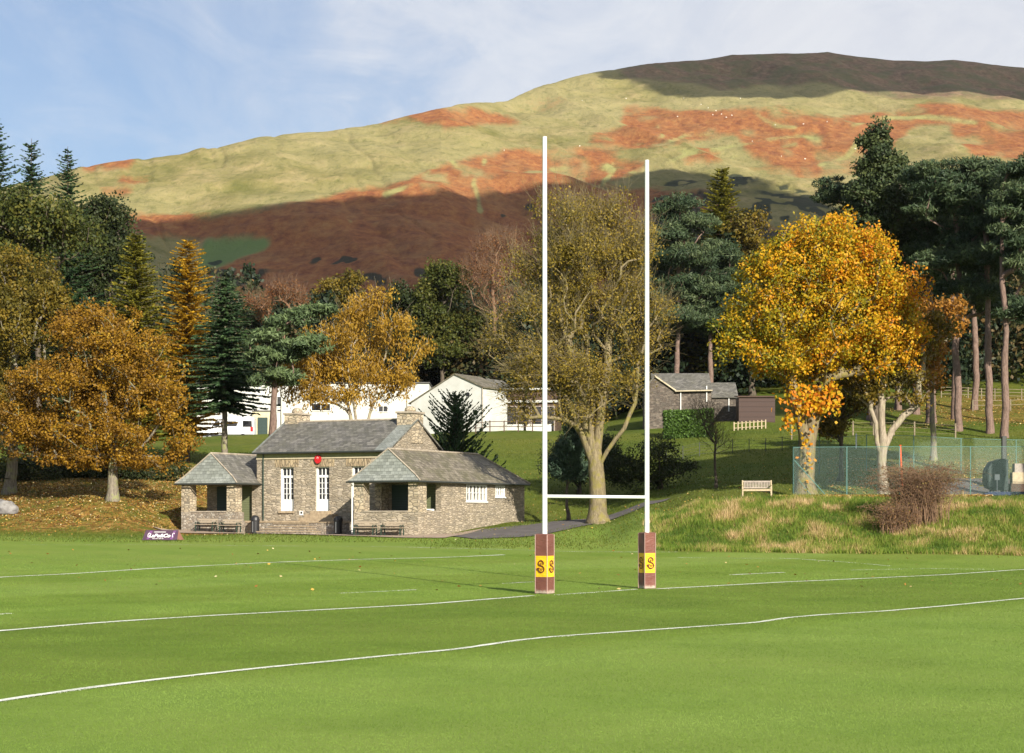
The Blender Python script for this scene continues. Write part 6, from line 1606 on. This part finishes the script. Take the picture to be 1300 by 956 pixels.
# path from the pavilion to the upper lawn
left = []; right = []
for i, (x, y) in enumerate(PATHC):
    a = PATHC[max(0,i-1)]; b = PATHC[min(len(PATHC)-1,i+1)]; dx, dy = b[0]-a[0], b[1]-a[1]; l = math.hypot(dx,dy); wd = (2.8,3.2,3.3,3.0,2.6,1.9,1.0)[i]
    left.append((x-dy/l*wd, y+dx/l*wd)); right.append((x+dy/l*wd, y-dx/l*wd))
draped('path', left, right, M['tarmac'], .045)
a = [pav(x, y) for x, y in ((-5.4,-4.6),(-1,-4.5),(3,-4.6),(8,-5.3),(11,-6.2),(15,-6.5),(17.5,-5.5))]; b = [pav(x, y) for x, y in ((-4.8,-2.46),(-1,-2.46),(3,-1.35),(8,-1.35),(11,-4.41),(15.05,-4.41),(16.2,2.5))]
draped('pavement', [(p.x,p.y) for p in a], [(p.x,p.y) for p in b], M['apron'], .05, across=9)
build_pavilion(); build_furniture(); build_goal(); build_far_buildings(); build_van(); build_terrace(); build_fences(); build_sheep()
# pitch markings
paint_line([(-60,806),(0,801.5),(125,791),(250,783),(420,774),(540,767.5),(640,759.5),(676,756.5)], .22, seed=1)
paint_line([(706,755.5),(760,752),(808,748.5)], .2, mat=M['paint_faint'], seed=2)
paint_line([(834,748),(900,744.5),(1000,739),(1110,734),(1200,730),(1300,723),(1345,720)], .22, seed=3)
paint_line([(-120,912),(0,890),(100,876),(180,866),(245,858),(330,849),(420,840),(500,832.5),(580,825),(650,814.5),(700,809),(780,803.5),(860,798),(960,791),(1000,784.5),(1050,780.5),(1120,776.5),(1200,769.5),(1300,760),(1345,756)], .16, seed=4)
paint_line([(-40,736),(0,733),(85,729),(200,721.5),(350,714),(470,710),(560,708),(640,704.5)], .24, mat=M['paint'], seed=5)
paint_line([(430,753.5),(480,751.5),(528,749)], .2, mat=M['paint_faint'], seed=6)
paint_line([(640,741),(660,740),(676,739)], .16, mat=M['paint_faint'], seed=7)
paint_line([(929,730),(970,728),(996,727)], .2, mat=M['paint'], seed=8)
paint_line([(0,780),(12,779)], .2, mat=M['paint_faint'], seed=9)
paint_line([(860,708),(1000,709),(1090,715),(1130,719)], .2, mat=M['paint_faint'], seed=10)
paint_line([(30,692),(200,691),(300,693),(480,694),(650,698),(700,700),(860,701)], .2, mat=M['paint_faint'], seed=11)
paint_line([(1080,724),(1180,722),(1260,723)], .16, mat=M['paint_faint'], seed=12)
build_trees(); build_woodland(); build_grass(); build_bramble()

# the valley air
def build_haze():
    m, nt, out = new_mat('haze'); v = nt.nodes.new('ShaderNodeVolumePrincipled'); v.inputs['Color'].default_value = (.80,.86,.95,1); v.inputs['Density'].default_value = HAZE; v.inputs['Anisotropy'].default_value = .1
    nt.links.new(v.outputs[0], out.inputs['Volume'])
    b = MB(); b.box(-2300, 2300, -700, 3600, -22, 720); o = b.build('haze', m); tag(o, kind='stuff')
HAZE = .000025
if HAZE: build_haze()
# ------------------------------------------------------------------ light
EL = R_(24.5); AZd = Vector((.405, -.914, 0)).normalized()
S = Vector((AZd.x*math.cos(EL), AZd.y*math.cos(EL), math.sin(EL)))
# clouds high over the valley; their shadows lie on the fell
def cloud(poly_px, zc, seed, th=30, mat='cloud'):
    pts = []
    for (px, py) in poly_px:
        yr = float(np.interp(px, RIDGE[:,0], RIDGE[:,1]))
        if py < yr: D = float(np.interp(px, DRID[:,0], DRID[:,1]))+(yr-py)*12; p = Vector((X_(px, D), D, Z_(yr, D)))
        else: p = fell_point(px, py)
        k = (zc-p.z)/S.z; pts.append(p+S*k)
    # densify with ragged edge
    out = []; rnd = random.Random(seed)
    for a, b in zip(pts, pts[1:]+pts[:1]):
        n = max(1, int((b-a).length/25))
        for k in range(n):
            q = a+(b-a)*(k/n); nz = mnoise.noise(Vector((q.x/90, q.y/90, seed)))*20+mnoise.noise(Vector((q.x/30, q.y/30, seed+9)))*8
            d = (b-a).cross(Vector((0,0,1))).normalized(); out.append(q+d*nz)
    m = MB(); tris = tessellate_polygon([[Vector((q.x,q.y,0)) for q in out]])
    V = [tuple(q) for q in out]; n = len(V)
    top = [(x, y, z+th*(.6+.8*abs(mnoise.noise(Vector((x/80,y/80,2)))))) for x, y, z in V]
    me = bpy.data.meshes.new('cloud'); F_ = [tuple(t) for t in tris]+[tuple(i+n for i in t[::-1]) for t in tris]+[(i,(i+1)%n,(i+1)%n+n,i+n) for i in range(n)]
    me.from_pydata(V+top, [], F_); me.materials.append(M[mat]); o = bpy.data.objects.new('cloud', me); col.objects.link(o); tag(o, kind='structure')
cloud([(100,268),(180,270),(260,270),(330,262),(400,258),(470,248),(560,243),(650,244),(700,246),(760,232),(830,217),(880,209),(925,214),(990,243),(1035,262),(1100,280),(1250,290),(1500,300),(1500,400),(1100,412),(900,425),(650,440),(300,440),(100,400),(60,330)], 950, 1)
cloud([(770,100),(800,70),(900,40),(1050,30),(1400,40),(1600,60),(1600,150),(1400,128),(1300,124),(1200,112),(1100,108),(1040,113),(975,121),(930,121),(870,117),(835,110),(815,98)], 1150, 2, mat='thin_cloud')

w = bpy.data.worlds.new('World'); scene.world = w; w.use_nodes = True; nt = w.node_tree; nt.nodes.clear(); n = N(nt)
sky = nt.nodes.new('ShaderNodeTexSky'); sky.sky_type = 'NISHITA'; sky.sun_disc = False; sky.sun_elevation = EL; sky.sun_rotation = math.atan2(S.x, S.y)
sky.altitude = 150; sky.air_density = 1.0; sky.dust_density = 1.2; sky.ozone_density = 2.0
gen = n.coord('Generated')
sx = n('ShaderNodeSeparateXYZ'); n.link(gen, sx.inputs[0])
# cloud layer: direction projected on a flat ceiling, so that clouds foreshorten towards the horizon
dz = n.math('ADD', sx.outputs[2], .10); cx = n.math('DIVIDE', sx.outputs[0], dz); cy = n.math('DIVIDE', sx.outputs[1], dz)
cv = n('ShaderNodeCombineXYZ'); n.link(cx, cv.inputs[0]); n.link(cy, cv.inputs[1])
cm = n.mapping(cv.outputs[0], (1.0,.5,1), (0,0,R_(-35)))
f1 = n.noise(cm, 1.1, 8, .6, .7); f2 = n.noise(cm, 4.0, 7, .65, 1.0)
bias = n.math('ADD', n.math('MULTIPLY', sx.outputs[0], 1.0), .09)          # more cloud to the right
fv = n.math('ADD', n.math('ADD', n.math('MULTIPLY', f1, .75), n.math('MULTIPLY', f2, .25)), bias)
lowc = n.math('MULTIPLY', n.ramp(sx.outputs[2], [(.0,(1,1,1)),(.22,(0,0,0))]), .10)
high = n.ramp(sx.outputs[2], [(.28,(0,0,0)),(.6,(1,1,1))]); front = n.ramp(n.math('ADD', sx.outputs[1], .0), [(.0,(1,1,1)),(.5,(0,0,0))])
cov = n.ramp(n.math('SUBTRACT', n.math('ADD', fv, lowc), n.math('MULTIPLY', n.math('MAXIMUM', high, front), .16)), [(.34,(.16,.16,.16)),(.46,(.42,.42,.42)),(.54,(.75,.75,.75)),(.68,(.95,.95,.95))])
thick = n.ramp(f2, [(.3,(7.6,7.9,8.7)),(.7,(9.2,9.3,9.6))])
colr = n.mix(cov, n.mix(1.0, sky.outputs[0], (1.12,1.17,1.28), 'MULTIPLY'), thick)
bg = nt.nodes.new('ShaderNodeBackground'); n.link(colr, bg.inputs['Color']); bg.inputs['Strength'].default_value = .056
wo = nt.nodes.new('ShaderNodeOutputWorld'); n.link(bg.outputs[0], wo.inputs['Surface'])
sl = bpy.data.lights.new('sun', 'SUN'); sl.energy = 5.0; sl.angle = R_(.4); sl.color = (1.0,.93,.80)
so = bpy.data.objects.new('sun', sl); col.objects.link(so); so.rotation_euler = S.to_track_quat('Z','Y').to_euler()
cam = bpy.data.cameras.new('camera'); co = bpy.data.objects.new('camera', cam); col.objects.link(co)
co.location = (0,0,CAMH); co.rotation_euler = (R_(90),0,0); cam.sensor_width = 36; cam.lens = F/1300*36; cam.shift_y = (HOR-478)/1300; cam.clip_end = 8000; cam.clip_start = .5
scene.camera = co
vs = scene.view_settings; vs.view_transform = 'Standard'; vs.look = 'None'; vs.exposure = .78; vs.gamma = 1; vs.use_curve_mapping = False
scene.cycles.use_denoising = True; scene.cycles.max_bounces = 6; scene.cycles.transparent_max_bounces = 24; scene.cycles.transmission_bounces = 2; scene.cycles.diffuse_bounces = 3; scene.cycles.glossy_bounces = 2
